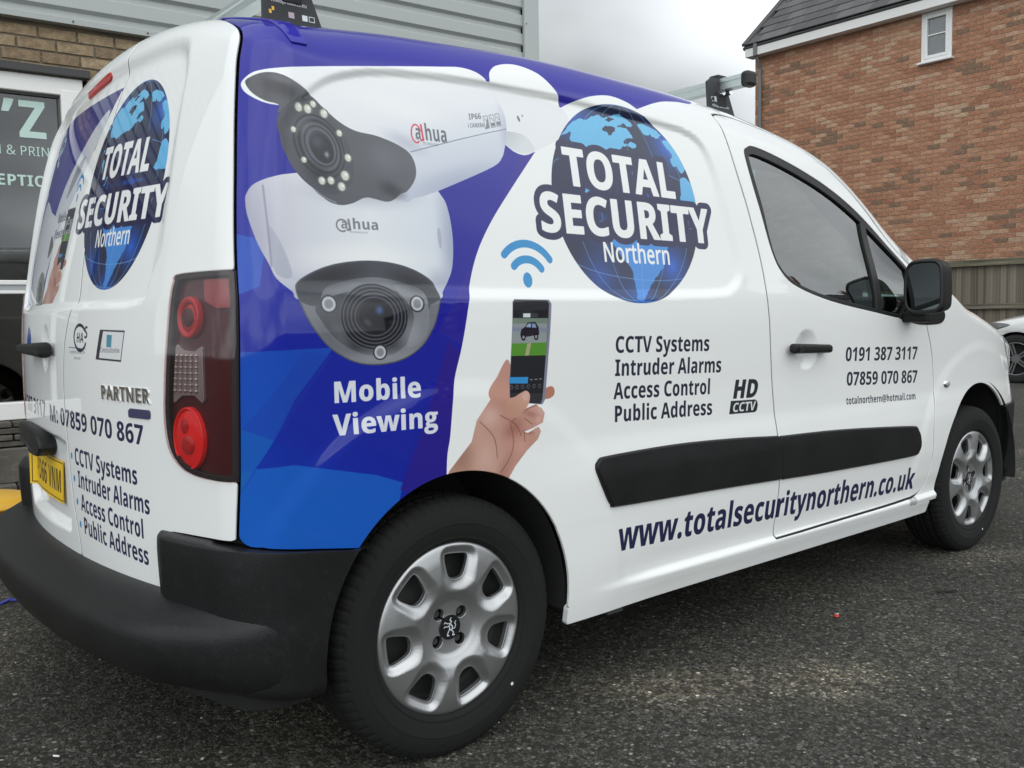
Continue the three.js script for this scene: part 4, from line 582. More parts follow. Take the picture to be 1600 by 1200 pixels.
  const cornerProf = (s) => { const rise = s < 1 ? sstep(0.955, 1.0, s) : 1, top = 0.592; return [[-0.05, top - 0.002], [-0.006, top], [0.007, top - 0.004], [0.0125, top - 0.02], [0.0135, 0.52], [0.013, 0.45], [0.012, 0.38], [0.009, 0.31], [0.002, 0.262], [-0.03, 0.245], [-0.1, 0.242]].map(([d, y]) => [(s < 1 ? d - 0.025 * (1 - rise) : d) + (d > 0 ? 0.02 * sstep(0.955, 1.12, s) * (1 - sstep(1.45, 2, s)) : 0), y < 0.35 ? y + 0.04 * (1 - sstep(1.25, 1.9, s)) * sstep(0.36, 0.3, y) : y]); };
  for (const sg of [1, -1]) { const list = [...steps(0.955, 1, 0.009), ...steps(1, 2, 0.035).slice(1), ...steps(2, 3, 0.1).slice(1)].map((s) => [sg, s]); if (sg < 0) list.reverse(); mesh('bumper_corner', sweep(list.map(([a, s]) => [a, s]), cornerProf, true), M.trim, van); }
  for (const z of [-0.5, -0.17, 0.2, 0.56]) { const x = plan(1, Math.abs(z) / 0.62)(0.4)[0] - 0.1045; const a = mesh('parking_sensor', [new THREE.CylinderGeometry(0.0125, 0.0125, 0.012, 20).rotateZ(Math.PI / 2).translate(x, 0.385, z), new THREE.TorusGeometry(0.0145, 0.0022, 8, 24).rotateY(Math.PI / 2).translate(x - 0.005, 0.385, z)], M.seal, bumper); }

  // ---- number plate, its lamp housing, handle, badges on the rear doors ----
  const c = canvas(520, 140), q = c.getContext('2d'); q.fillStyle = '#f2c526'; q.fillRect(0, 0, 520, 140); q.strokeStyle = '#2a2519'; q.lineWidth = 3; q.strokeRect(8, 8, 504, 124); q.fillStyle = '#18161a'; q.font = 'bold 104px sans-serif';
  const wide = (s, x, w) => { q.save(); const k = w / q.measureText(s).width; q.translate(x, 108); q.scale(k, 1); q.fillText(s, 0, 0); q.restore(); }; wide('PD66', 30, 240); wide('VNM', 300, 190); q.font = '8px sans-serif'; 
  const pm = std(1, 0.35); pm.map = canvasTexture(c);
  const pl = new THREE.PlaneGeometry(0.42, 0.112, 20, 1); { const p = pl.attributes.position; for (let i = 0; i < p.count; i++) { const z = p.getX(i) - 0.205, y = p.getY(i) + 0.618; let x = -0.8; for (let k = 0; k < 50; k++) x += vanF(x, 0.62, z) * 0.8; p.setXYZ(i, x - 0.004 - (p.getY(i) < 0 ? 0.004 : 0), y, z); } }
  pl.computeVertexNormals(); mesh('number_plate', pl, pm, doorRL, 'yellow rear number plate');
  { const pts = polyline([[-0.43, 0.695], [-0.43, 0.72], [-0.41, 0.742], [-0.2, 0.748], [-0.11, 0.735], [-0.075, 0.71], [-0.085, 0.694], [-0.12, 0.684], [-0.22, 0.684], [-0.235, 0.694]], true, 4), sh = new THREE.Shape(pts.map((p) => new THREE.Vector2(p[0], p[1])));
    const h = new THREE.ExtrudeGeometry(sh, { depth: 0.03, bevelEnabled: true, bevelSize: 0.006, bevelThickness: 0.008, bevelSegments: 3, curveSegments: 4 }); h.rotateY(-Math.PI / 2); const p = h.attributes.position; for (let i = 0; i < p.count; i++) { const z = p.getZ(i); p.setX(i, p.getX(i) + rearLine(0.72) + 0.112 * (Math.abs(z) / 0.8) ** 2.2 + 0.014); } h.computeVertexNormals(); mesh('plate_lamp_housing', h, M.trim, doorRL); }
  { const h = new RoundedBoxGeometry(0.034, 0.038, 0.27, 4, 0.013), p = h.attributes.position; for (let i = 0; i < p.count; i++) { const z = p.getZ(i); p.setY(i, p.getY(i) * mix(0.62, 1.05, sstep(-0.14, -0.02, z))); p.setX(i, p.getX(i) - 0.006 * Math.cos(z * 9)); } h.computeVertexNormals(); mesh('door_handle', h.translate(-0.655, 0.967, -0.085), M.trim, doorRL); }
  { const raise = (txt, z0, z1, y, hgt, mat, name, parent) => { const h = letters(txt, hgt, 0.0035, font, z1 - z0); h.rotateY(-Math.PI / 2).translate(0, y, z0); const p = h.attributes.position; for (let i = 0; i < p.count; i++) { let x = -0.75; for (let k = 0; k < 30; k++) x += vanF(x, y + 0.01, p.getZ(i)) * 0.8; p.setX(i, p.getX(i) + x + 0.0005); } h.computeVertexNormals(); return mesh(name, h, mat, parent); };
    raise('PARTNER', 0.371, 0.588, 0.8605, 0.0235, M.chrome, 'badge_letters', doorRR);
    const h = cut(right, (x, y, z) => x > -0.4 ? -1 : Math.min(z - 0.502, 0.5895 - z, y - 0.8275, 0.8455 - y), { off: 0.003, skirt: 0.004, bevel: 0.001 }); mesh('badge_strip', h, std([0.05, 0.045, 0.11], 0.35), doorRR); }

  // ---- driver's door handle, mirror, side repeater ----
  const handle = (sg, parent) => {
    const z = (x) => sideZ(x, 0.9075) * sg, h = new RoundedBoxGeometry(0.222, 0.032, 0.026, 4, 0.0125), p = h.attributes.position;
    for (let i = 0; i < p.count; i++) { const t = p.getX(i) / 0.111; p.setY(i, p.getY(i) * (1 - 0.16 * Math.max(0, t)) - 0.004 * t); p.setZ(i, p.getZ(i) + 0.008 * (1 - t * t)); }
    h.computeVertexNormals(); const H = mesh('door_handle', h.translate(1.386, 0.909, 0.92).scale(1, 1, 1), M.trim, parent); if (sg < 0) H.rotation.set(0, 0, 0), H.geometry.applyMatrix4(new THREE.Matrix4().makeRotationY(Math.PI)).translate(2.772, 0, 0);
    if (sg > 0) mesh('lock', new THREE.CylinderGeometry(0.0095, 0.0095, 0.006, 20).rotateX(Math.PI / 2).translate(1.304, 0.911, 0.938), M.seal, H);
  };
  handle(1, door); handle(-1, doorL);
  for (const sg of [1, -1]) {
    const par = sg > 0 ? door : doorL;
    const shape = polyline([[-0.078, 0.09], [-0.05, 0.104], [0.02, 0.104], [0.058, 0.094], [0.075, 0.06], [0.08, -0.03], [0.07, -0.085], [0.035, -0.104], [-0.04, -0.104], [-0.08, -0.094], [-0.09, -0.06], [-0.088, 0.05]], true, 4);
    const shp = (k) => new THREE.Shape(shape.map((p) => new THREE.Vector2(p[0] * 0.84 * k * sg, p[1] * 0.93 * k)));
    const hs = new THREE.ExtrudeGeometry(shp(0.93), { depth: 0.06, bevelEnabled: true, bevelSize: 0.007, bevelThickness: 0.012, bevelSegments: 4 }), p = hs.attributes.position;
    for (let i = 0; i < p.count; i++) { const d = p.getZ(i); if (d > 0.03) { const k = 1 - 2.2 * (d - 0.03); p.setX(i, p.getX(i) * k); p.setY(i, p.getY(i) * k); } }
    hs.computeVertexNormals(); hs.rotateY(Math.PI / 2);                                           // depth runs forward
    const yaw = sg * 0.03, put = (h) => h.rotateY(yaw).translate(1.985, 1.107, 0.985 * sg);
    const H = mesh('door_mirror', put(hs), M.trim, par);
    const gl = new THREE.ShapeGeometry(new THREE.Shape(shape.map((a) => new THREE.Vector2(-a[0] * 0.7 * sg, a[1] * 0.78)))).rotateY(-Math.PI / 2).translate(-0.0135, 0, 0);
    mesh('mirror_glass', put(gl), M.mirror, H);
    const rim = new THREE.TubeGeometry(new THREE.CatmullRomCurve3(shape.map((a) => new THREE.Vector3(-0.013, a[1] * 0.838, -a[0] * 0.755 * sg)), true), 80, 0.0055, 8, true); mesh('mirror_rim', put(rim.scale(1, 1, 1)), M.seal, H);
    mesh('mirror_arm', [rbox(0.07, 0.04, 0.1, 0.012, 2.03, 1.0, 0.93 * sg)], M.trim, H);
  }
  { let z = sideZ(2.376, 0.733); mesh('side_repeater', [new THREE.SphereGeometry(1, 24, 16).scale(0.026, 0.0155, 0.009).translate(2.376, 0.733, z)], M.chrome, van); mesh('side_repeater', new THREE.SphereGeometry(1, 24, 16).scale(0.019, 0.0105, 0.0075).translate(2.376, 0.733, z + 0.0038), phys([0.7, 0.72, 0.74], 0.05, { transmission: 0.6, thickness: 0 }), van); }
  // covered fixing point under the roof bar
  mesh('fixing_cover', cut(right, (x, y, z) => z < 0.5 || y < 1.55 ? -1 : Math.min(x + 0.326 - (1.61 - y) * 0.25, -0.292 - x + (y - 1.61) * -0.1, y - 1.606, 1.72 - y), { off: 0.005, skirt: 0.006, bevel: 0.003 }), M.blue, van);

  // ---- underneath: floor, arch liners, jacking point ----
  mesh('underbody', [box(3.5, 0.05, 1.1, 1.25, 0.25, 0), box(1.6, 0.05, 1.66, 1.35, 0.255, 0), box(0.3, 0.04, 1.3, -0.42, 0.33, 0), box(0.035, 0.05, 1.5, -0.06, 0.22, 0), box(0.06, 0.08, 1.3, 2.72, 0.25, 0)], M.under, van);
  for (const A of [ARCH_R, ARCH_F]) for (const sg of [1, -1]) { const s = new THREE.CylinderGeometry(1, 1, 0.32, 48, 1, true, -Math.PI * 0.53, Math.PI * 1.06).rotateX(-Math.PI / 2).rotateZ(0).scale(A[2] + 0.012, A[3] + 0.012, 1).translate(A[0], A[1], 0.7 * sg), d = new THREE.CircleGeometry(0.39, 40, -0.12, Math.PI + 0.24).translate(A[0], A[1], 0.545 * sg); mesh('wheel_arch', [s, d], M.under, van); }
  mesh('jacking_point', rbox(0.06, 0.022, 0.02, 0.004, 0.55, 0.226, 0.845), M.skirtGrey, van);
  // ---- cab ----
  mesh('bulkhead', box(0.02, 1.2, 1.5, 1.05, 0.95, 0), M.seat, van);
  for (const z of [0.42, -0.42]) { const s = mesh('seat', [rbox(0.5, 0.14, 0.46, 0.05, 1.6, 0.72, z, 4), rbox(0.14, 0.58, 0.46, 0.05, 0, 0, 0, 4).rotateZ(0.22).translate(1.3, 1.03, z)], M.seat, van); mesh('headrest', rbox(0.09, 0.17, 0.24, 0.04, 0, 0, 0, 4).rotateZ(0.22).translate(1.22, 1.38, z), M.seat, s); }
  mesh('dashboard', [rbox(0.5, 0.3, 1.5, 0.09, 2.38, 0.93, 0, 4), rbox(0.2, 0.1, 0.34, 0.04, 2.2, 1.08, 0.42, 4), rbox(0.25, 0.25, 0.3, 0.05, 2.2, 0.82, 0, 4)], M.dash, van);
  mesh('steering_wheel', [new THREE.TorusGeometry(0.19, 0.015, 12, 40).rotateY(Math.PI / 2), rbox(0.05, 0.1, 0.14, 0.02), box(0.02, 0.03, 0.36), bar([0, 0, 0], [0.25, -0.08, 0], 0.03)].map((h) => plain(h).rotateZ(0.42).translate(2.0, 1.0, 0.42)), M.dash, van);
  mesh('document_folder', [rbox(0.02, 0.16, 0.12, 0.004).rotateZ(-0.5).translate(2.25, 1.13, 0.05)], M.pale, van);

  // ---- wheels ----
  const holes = Array.from({ length: 7 }, (_, i) => Math.PI / 2 - 0.12 + i * 2 * Math.PI / 7), hsdf = polySdf(polyline([[-0.024, 0.1755], [0.024, 0.1755], [0.0345, 0.168], [0.03, 0.145], [0.02, 0.121], [0, 0.113], [-0.02, 0.121], [-0.03, 0.145], [-0.0345, 0.168]], true, 4));
  const dish = table([[0, -0.021], [0.035, -0.021], [0.06, -0.019], [0.075, -0.012], [0.095, -0.002], [0.12, 0.0035], [0.16, 0.001], [0.19, -0.005], [0.2, -0.009], [0.2065, -0.017]]);
  const local = (x, y) => { const r = Math.hypot(x, y), a = Math.atan2(y, x); let best = 9; for (const h of holes) { let d = a - h; d = Math.atan2(Math.sin(d), Math.cos(d)); if (Math.abs(d) < Math.abs(best)) best = d; } return [r * Math.sin(best), r * Math.cos(best)]; };
  const lugs = [0, 1, 2, 3].map((i) => [0.0455 * Math.cos(0.7 + i * Math.PI / 2), 0.0455 * Math.sin(0.7 + i * Math.PI / 2)]);
  const holeD = (x, y) => { const [u, v] = local(x, y); return v < 0.08 ? -0.1 : hsdf(u, v); }, lugD = (x, y) => Math.max(...lugs.map((l) => 0.0155 - Math.hypot(x - l[0], y - l[1])));
  const capZ = (x, y) => { const r = Math.hypot(x, y), d = holeD(x, y), [u, v] = local(x, y), inner = sstep(0.16, 0.1, v); return dish(r) - 0.015 * sstep(-0.021 - 0.01 * inner, 0.0, d) + 0.0016 * sstep(-0.005, -0.001, lugD(x, y)) * 0; };
  const capF = (x, y, z) => z - capZ(x, y);
  const CU = 84, CV = 300, P = [], N2 = [], I = [];
  for (let i = 0; i <= CU; i++) for (let j = 0; j <= CV; j++) { const r = 0.0005 + 0.206 * Math.pow(i / CU, 0.86), a = j / CV * Math.PI * 2, x = r * Math.cos(a), y = r * Math.sin(a); P.push(x, y, capZ(x, y)); N2.push(...gradF(capF, x, y, capZ(x, y), 0.0009)); if (i < CU && j < CV) { const q2 = i * (CV + 1) + j, b = q2 + CV + 1; I.push(q2, b, b + 1, q2, b + 1, q2 + 1); } }
  const capM = { P: Float32Array.from(P), N: Float32Array.from(N2), I: Uint32Array.from(I) };
  const capGeo = cut(capM, (x, y) => Math.min(-holeD(x, y), -lugD(x, y), Math.hypot(x, y) - 0.028), { skirt: 0.012, bevel: 0.0016 });
  const silver = phys([0.42, 0.425, 0.43], 0.36, { metalness: 0.85, clearcoat: 0.3, clearcoatRoughness: 0.3 });
  const tyreProf = [[0.2, 0.072], [0.204, 0.082], [0.2075, 0.086], [0.212, 0.0885], [0.2125, 0.0898], [0.216, 0.0908], [0.2165, 0.0895], [0.222, 0.092], [0.235, 0.0958], [0.248, 0.0972], [0.2485, 0.0982], [0.252, 0.0982], [0.2525, 0.0972], [0.262, 0.0964], [0.274, 0.0944], [0.2748, 0.0934], [0.28, 0.0925], [0.286, 0.0895], [0.29, 0.087], [0.296, 0.083], [0.3015, 0.0775], [0.305, 0.071], [0.3068, 0.064]];
  const tread = [[0.3085, 0.052], [0.3085, 0.047], [0.301, 0.046], [0.301, 0.041], [0.309, 0.04], [0.3095, 0.014], [0.302, 0.013], [0.302, 0.006], [0.3098, 0.005]];
  const halfP = [...tyreProf, ...tread], full = [...halfP, ...halfP.slice().reverse().map(([r, w]) => [r, -w])];
  const tyreGeo = new THREE.LatheGeometry(full.map(([r, w]) => new THREE.Vector2(r, w)), 432).rotateX(Math.PI / 2);
  { const p = tyreGeo.attributes.position; for (let i = 0; i < p.count; i++) { const x = p.getX(i), y = p.getY(i), w = p.getZ(i), r = Math.hypot(x, y), s = Math.floor(i / full.length) % 6; let d = 0; if (r > 0.288 && Math.abs(w) > 0.04) d = s === 0 ? 0.0032 : 0; else if (r > 0.3) d = (s === 3 && w > 0) || (s === 5 && w <= 0) ? 0.004 : 0; if (r > 0.2835 && r < 0.2885) d -= 0.0012; const k = (r - d) / r; p.setXYZ(i, x * k, y * k, Math.abs(w) > 0.07 && d > 0.003 && d < 0.0035 ? w * 0.985 : w); } tyreGeo.computeVertexNormals(); }
  const tyreBump = (() => { const W = 2048, H = 256, cc = canvas(W, H), t = cc.getContext('2d'); t.fillStyle = '#808080'; t.fillRect(0, 0, W, H); const R = rng(5);
    t.strokeStyle = '#202020'; for (const s of [0, 1]) for (let i = 0; i < 120; i++) { const y = s ? 0.58 : 0.36, x = i * W / 120; t.lineWidth = 4; t.beginPath(); t.moveTo(x, H * y); t.lineTo(x + 9 * (s ? 1 : -1), H * (y + 0.07)); t.stroke(); }
    t.strokeStyle = '#5a5a5a'; t.lineWidth = 2; for (const y of [0.06, 0.075, 0.2, 0.21, 0.94, 0.925, 0.8, 0.79]) { t.beginPath(); t.moveTo(0, H * y); t.lineTo(W, H * y); t.stroke(); }
    const tt = new THREE.CanvasTexture(cc); tt.wrapS = THREE.RepeatWrapping; return tt; })();
  M.tyre.bumpMap = tyreBump; M.tyre.bumpScale = 0.004;
  const capC = canvas(256, 256), k = capC.getContext('2d'); k.fillStyle = '#101114'; k.fillRect(0, 0, 256, 256); k.strokeStyle = '#c9ced4'; k.lineWidth = 9; k.lineJoin = k.lineCap = 'round';
  const stroke = (pts, w = 9) => { k.lineWidth = w; k.beginPath(); pts.forEach((p, i) => i ? k.lineTo(...p) : k.moveTo(...p)); k.stroke(); }; // a rampant beast in outline
  stroke([[140, 40], [128, 60], [146, 74], [132, 92], [118, 118], [122, 150], [104, 176], [92, 206], [112, 208]], 12); stroke([[132, 92], [96, 88], [70, 70], [58, 82]]); stroke([[126, 110], [92, 120], [66, 112], [56, 122]]); stroke([[140, 104], [158, 130], [146, 160], [166, 186], [156, 212], [176, 212]], 12); stroke([[150, 150], [184, 146], [196, 116], [182, 96], [198, 80]]); stroke([[122, 150], [146, 160]], 14);
  const capMat = phys(1, 0.3, { clearcoat: 1 }); capMat.map = canvasTexture(capC);
  const proto = new THREE.Group(); proto.name = 'wheel';
  mesh('tyre', tyreGeo, M.tyre, proto);
  const rim = mesh('rim', [new THREE.LatheGeometry([[0.203, 0.074], [0.198, 0.05], [0.185, 0.02], [0.17, 0.01], [0.1, 0.02], [0.06, 0.035], [0.0001, 0.035]].map((p) => new THREE.Vector2(...p)), 48).rotateX(Math.PI / 2), ...lugs.map((l) => new THREE.CylinderGeometry(0.009, 0.01, 0.02, 6).rotateX(Math.PI / 2).translate(l[0], l[1], 0.05))], M.steel, proto);
  const hub = mesh('hub_cap', capGeo.translate(0, 0, 0.0915), silver, proto);
  mesh('hub_badge', [new THREE.CylinderGeometry(0.0295, 0.0305, 0.012, 40).rotateX(Math.PI / 2).translate(0, 0, 0.068)], capMat, hub);
  { const h = hub.children[0].geometry, p = h.attributes.position, uv = h.attributes.uv; for (let i = 0; i < p.count; i++) uv.setXY(i, 0.5 + p.getX(i) / 0.062, 0.5 + p.getY(i) / 0.062); }
  mesh('valve_dot', new THREE.CircleGeometry(0.0042, 16).translate(0.165, -0.175, 0.0985 - 0.0005), std(0.75, 0.6), proto);
  [[0, 0.777, 1, 0], [2.728, 0.752, 1, -0.42], [0, -0.777, -1, 0.3], [2.728, -0.752, -1, 0.1]].forEach(([x, z, sg, spin], i) => { const w = i ? proto.clone() : proto; van.add(w); w.position.set(x, 0.305, z); w.rotation.set(0, sg > 0 ? 0 : Math.PI, spin, 'YXZ'); });

  // ---- two aluminium roof bars on black feet ----
  const fc = canvas(320, 200), f = fc.getContext('2d'); f.fillStyle = '#26282b'; f.fillRect(0, 0, 320, 200); f.fillStyle = '#e8eaec'; f.font = 'bold 46px sans-serif'; f.fillText('Rhino', 96, 78); f.font = '22px sans-serif'; f.fillText('rhinoproducts.eu', 70, 108); f.strokeStyle = '#e8eaec'; f.lineWidth = 3; f.beginPath(); f.moveTo(62, 66); f.lineTo(72, 50); f.lineTo(90, 52); f.moveTo(70, 76); f.lineTo(88, 76); f.stroke();
  f.fillStyle = '#e5b63c'; f.fillRect(56, 142, 12, 16); f.fillRect(70, 128, 12, 16); f.fillStyle = '#b9a9b2'; f.fillRect(148, 138, 28, 24); f.fillStyle = '#dfe3e6'; f.fillRect(214, 140, 26, 24); f.strokeRect(248, 142, 26, 20);
  const footMat = std(1, 0.55); footMat.map = canvasTexture(fc);
  const foot = (sg) => { const sh = new THREE.Shape([[-0.052, 0.13], [-0.028, 0.145], [0.03, 0.145], [0.046, 0.115], [0.082, 0.0], [-0.062, 0.0]].map((p) => new THREE.Vector2(...p))); const h = new THREE.ExtrudeGeometry(sh, { depth: 0.005, bevelEnabled: true, bevelSize: 0.002, bevelThickness: 0.002, bevelSegments: 2 }); const p = h.attributes.position, uv = h.attributes.uv; for (let i = 0; i < p.count; i++) uv.setXY(i, (p.getX(i) + 0.075) / 0.16, (p.getY(i)) / 0.11 ); return h; };
  for (const [bx, by] of [[1.285, 1.772], [-0.235, 1.805]]) {
    const prof = new THREE.Shape([[-0.02, -0.018], [-0.02, -0.006], [-0.016, -0.004], [-0.016, 0.003], [-0.02, 0.006], [-0.02, 0.016], [-0.014, 0.02], [0.014, 0.02], [0.02, 0.016], [0.02, 0.006], [0.016, 0.003], [0.016, -0.004], [0.02, -0.006], [0.02, -0.018]].map((p) => new THREE.Vector2(...p)));
    const b = mesh('roof_bar', new THREE.ExtrudeGeometry(prof, { depth: 1.48, bevelEnabled: false }).translate(bx, by, -0.74), M.alu, van);
    for (const sg of [1, -1]) {
      mesh('end_cap', rbox(0.05, 0.05, 0.035, 0.013, bx, by, 0.752 * sg, 3), M.seal, b);
      const zf = 0.662, yb = by - 0.128; const ft = mesh('bar_foot', foot(sg).rotateX(sg > 0 ? -0.12 : 0.12).translate(bx - 0.03, yb, zf * sg), footMat, b);
      mesh('clamp', [rbox(0.052, 0.062, 0.04, 0.006, bx, by + 0.002, (zf - 0.03) * sg), rbox(0.05, 0.05, 0.045, 0.006, bx - 0.02, by - 0.05, (zf - 0.02) * sg)], M.powder, b);
      mesh('bolt', [[-0.03, -0.03], [0.008, -0.024]].map(([dx, dy]) => new THREE.CylinderGeometry(0.0105, 0.0105, 0.014, 6).rotateX(Math.PI / 2).translate(bx + dx, by + dy, (zf + 0.008) * sg)), M.chrome, b);
    }
  }
}
// ================= the ground =================
{
  const n = 2048, cells = 155, R = rng(11), gx = new Float32Array(cells * cells), gy = new Float32Array(cells * cells), gh = new Float32Array(cells * cells), gc = new Float32Array(cells * cells);
  for (let i = 0; i < gx.length; i++) { gx[i] = R(); gy[i] = R(); gh[i] = R(); gc[i] = R(); }
  const col = new Uint8Array(n * n * 4), hei = new Uint8Array(n * n * 4);
  for (let j = 0; j < n; j++) for (let i = 0; i < n; i++) {
    const u = i / n * cells, v = j / n * cells, iu = Math.floor(u), iv = Math.floor(v); let d1 = 9, d2 = 9, id = 0;
    for (let b = -1; b < 2; b++) for (let a = -1; a < 2; a++) { const k = ((iv + b + cells) % cells) * cells + ((iu + a + cells) % cells), dx = iu + a + gx[k] - u, dy = iv + b + gy[k] - v, d = dx * dx + dy * dy; if (d < d1) { d2 = d1; d1 = d; id = k; } else if (d < d2) d2 = d; }
    const e = Math.sqrt(d2) - Math.sqrt(d1), stone = gh[id] > 0.3 ? 1 : 0, lift = stone * sstep(0.02, 0.3, e) * (0.35 + 0.65 * gh[id]), fine = hash3(i, j, 3);
    const h = 50 + 165 * lift + 30 * fine, k = (j * n + i) * 4, pale = gc[id] > 0.985 ? 60 : gc[id] > 0.8 ? 18 : 0;
    const c = 40 + 33 * lift + (stone ? 26 * (gc[id] - 0.4) : -6) + pale * lift + 12 * (fine - 0.5), w = (gc[id] * 7) % 1;
    col[k] = clamp(c + 2 + 4 * (w - 0.4), 0, 255); col[k + 1] = clamp(c + 1 + 2 * (w - 0.4), 0, 255); col[k + 2] = clamp(c - 3 - 4 * w, 0, 255); col[k + 3] = 255; hei[k] = hei[k + 1] = hei[k + 2] = h; hei[k + 3] = 255;
  }
  const tex = (d, srgb) => { const t = new THREE.DataTexture(d, n, n, THREE.RGBAFormat); t.wrapS = t.wrapT = THREE.RepeatWrapping; t.magFilter = THREE.LinearFilter; t.minFilter = THREE.LinearMipmapLinearFilter; t.generateMipmaps = true; if (srgb) t.colorSpace = THREE.SRGBColorSpace; t.needsUpdate = true; return t; };
  const mat = std(1, 0.82, { map: tex(col, true), bumpMap: tex(hei, false), bumpScale: 0.0045, vertexColors: true });
  // one sheet: fine in front of the camera, coarse towards the horizon; vertex colours carry dust and worn patches
  const axis = [-150, -80, -40, -20, -12, -8, ...steps(-6, 8, 0.05), 10, 14, 20, 30, 50, 90, 150], ax2 = [-150, -80, -40, -20, -12, -8, ...steps(-5, 4, 0.05), 5, 7, 10, 16, 30, 60, 150];
  const pos = [], uv = [], cl = [], idx = [], nv = ax2.length;
  axis.forEach((x, i) => ax2.forEach((z, j) => {
    const hill = 0.006 * (fbm(x * 0.9, z * 0.9, 3) - 0.5); pos.push(x, Math.abs(x) < 9 && Math.abs(z) < 6 ? hill : 0, z); uv.push(x / 1.7, z / 1.7);
    const band = 1.9 * Math.exp(-(((z - 1.0 - (x - 0.75) * 0.55) / 0.16) ** 2)) * sstep(0.42, 0.6, x) * sstep(1.5, 0.95, x), d = sstep(0.46, 0.72, fbm(x * 2.3, z * 2.3, 8, 4)) * 0.9 + band * 0.95 * (0.4 + 0.9 * fbm(x * 11, z * 11, 2, 3)), b = 0.72 + 0.6 * fbm(x * 0.8 + 3, z * 0.8, 1, 4) + 1.5 * d * fbm(x * 14, z * 14, 5, 2);
    cl.push(b * (1 + 0.1 * d), b * (1 + 0.05 * d), b); if (i < axis.length - 1 && j < nv - 1) { const a = i * nv + j, c = a + nv; idx.push(a, a + 1, c + 1, a, c + 1, c); }
  }));
  const g = new THREE.BufferGeometry(); g.setAttribute('position', new THREE.Float32BufferAttribute(pos, 3)); g.setAttribute('uv', new THREE.Float32BufferAttribute(uv, 2)); g.setAttribute('color', new THREE.Float32BufferAttribute(cl, 3)); g.setIndex(idx); g.computeVertexNormals();
  const ground = new THREE.Mesh(g, mat); ground.name = 'asphalt_ground'; ground.receiveShadow = true; scene.add(tag(ground, 'dark coarse asphalt yard under the van', 'ground', null, 'structure'));
  // loose chippings
  const R2 = rng(21), chip = new THREE.IcosahedronGeometry(1, 0), cp = chip.attributes.position; for (let i = 0; i < cp.count; i++) { const q = hash3(Math.round(cp.getX(i) * 50), Math.round(cp.getY(i) * 50), Math.round(cp.getZ(i) * 50)); cp.setXYZ(i, cp.getX(i) * (0.75 + 0.5 * q), cp.getY(i) * (0.4 + 0.3 * q), cp.getZ(i) * (0.75 + 0.5 * q)); } chip.computeVertexNormals();
  const N = 16000, inst = new THREE.InstancedMesh(chip, std(1, 0.85), N), m4 = new THREE.Matrix4(), e = new THREE.Euler(), q = new THREE.Quaternion(), c = new THREE.Color();
  for (let i = 0; i < N; i++) { const near = R2() < 0.75, x = near ? -1.0 + R2() * 3.4 : -1.5 + R2() * 6.5, z = near ? -1.7 + R2() * 3.9 : -3.5 + R2() * 6, r = 0.0016 + 0.0034 * R2() ** 2.5; e.set(R2() * 0.8, R2() * 6.28, R2() * 0.8); m4.compose(new THREE.Vector3(x, 0.0015 + r * 0.2, z), q.setFromEuler(e), new THREE.Vector3(r, r, r)); inst.setMatrixAt(i, m4); const b = R2() < 0.008 ? 0.4 : 0.025 + 0.055 * R2(); inst.setColorAt(i, c.setRGB(b, b * 0.98, b * 0.94)); }
  inst.name = 'loose_chippings'; inst.castShadow = inst.receiveShadow = true; scene.add(tag(inst, 'small loose stone chippings scattered over the asphalt', 'gravel', null, 'stuff'));
  // scraps lying about
  const scrap = (name, label, cat, pts, mat2) => { const t = thing(name, label, cat); for (const [nm, h, mm] of pts) mesh(nm, h, mm || mat2, t); };
  scrap('blue_scrap', 'crumpled scrap of blue wrapper on the asphalt at the far left', 'litter', [['wrapper', [box(0.05, 0.004, 0.016).rotateY(0.5).rotateZ(0.15).translate(-0.563, 0.006, -1.208), box(0.03, 0.005, 0.012).rotateY(-0.4).translate(-0.53, 0.007, -1.2)]]], std([0.05, 0.06, 0.4], 0.5));
  scrap('bottle_cap', 'tiny red and white bottle cap on the asphalt beside the van', 'litter', [['cap', new THREE.CylinderGeometry(0.008, 0.009, 0.005, 16).translate(1.532, 0.005, 0.929)], ['paper', box(0.012, 0.002, 0.006, 1.547, 0.005, 0.922), std(0.7, 0.8)]], std([0.6, 0.06, 0.03], 0.5));
  scrap('twig', 'short dark twig lying on the asphalt near the front wheel', 'twig', [['stem', [bar([2.03, 0.006, 1.03], [2.09, 0.008, 1.075], 0.004, 6), bar([2.06, 0.007, 1.052], [2.075, 0.009, 1.04], 0.0025, 5)]]], std([0.02, 0.017, 0.013], 0.9));
  scrap('cigarette_end', 'white cigarette end on the asphalt at the bottom left', 'litter', [['paper', bar([-0.732, 0.005, 0.238], [-0.722, 0.005, 0.25], 0.0025, 10)]], std(0.75, 0.8));
}

// ================= the trade unit behind the van =================
const brickMats = (list) => list.map((c, i) => { const m = std(c, 0.92); m.bumpMap = brickGrain; m.bumpScale = 0.003; m.map = brickTone; return m; });
const brickGrain = noiseTexture(256, (u, v) => { const k = 255 * (0.6 * fbm(u * 16, v * 16, 4, 4) + 0.4 * hash3(u * 256, v * 256, 5)); return [k, k, k]; }, false); brickGrain.repeat.set(3, 3);
const brickTone = noiseTexture(256, (u, v) => { const a = fbm(u * 9, v * 9, 6, 4), s = fbm(u * 30, v * 30, 2, 2) > 0.68 ? 30 : 0, k = 222 + 90 * (a - 0.5); return [clamp(k + s, 0, 255), clamp(k + s * 0.9, 0, 255), clamp(k + s * 0.8, 0, 255)]; }, true); brickTone.repeat.set(2.2, 2.2);
const shifted = (g, du, dv) => { const h = g.clone(), u = h.attributes.uv; for (let i = 0; i < u.count; i++) u.setXY(i, u.getX(i) * 0.3 + du, u.getY(i) * 0.12 + dv); return h; };
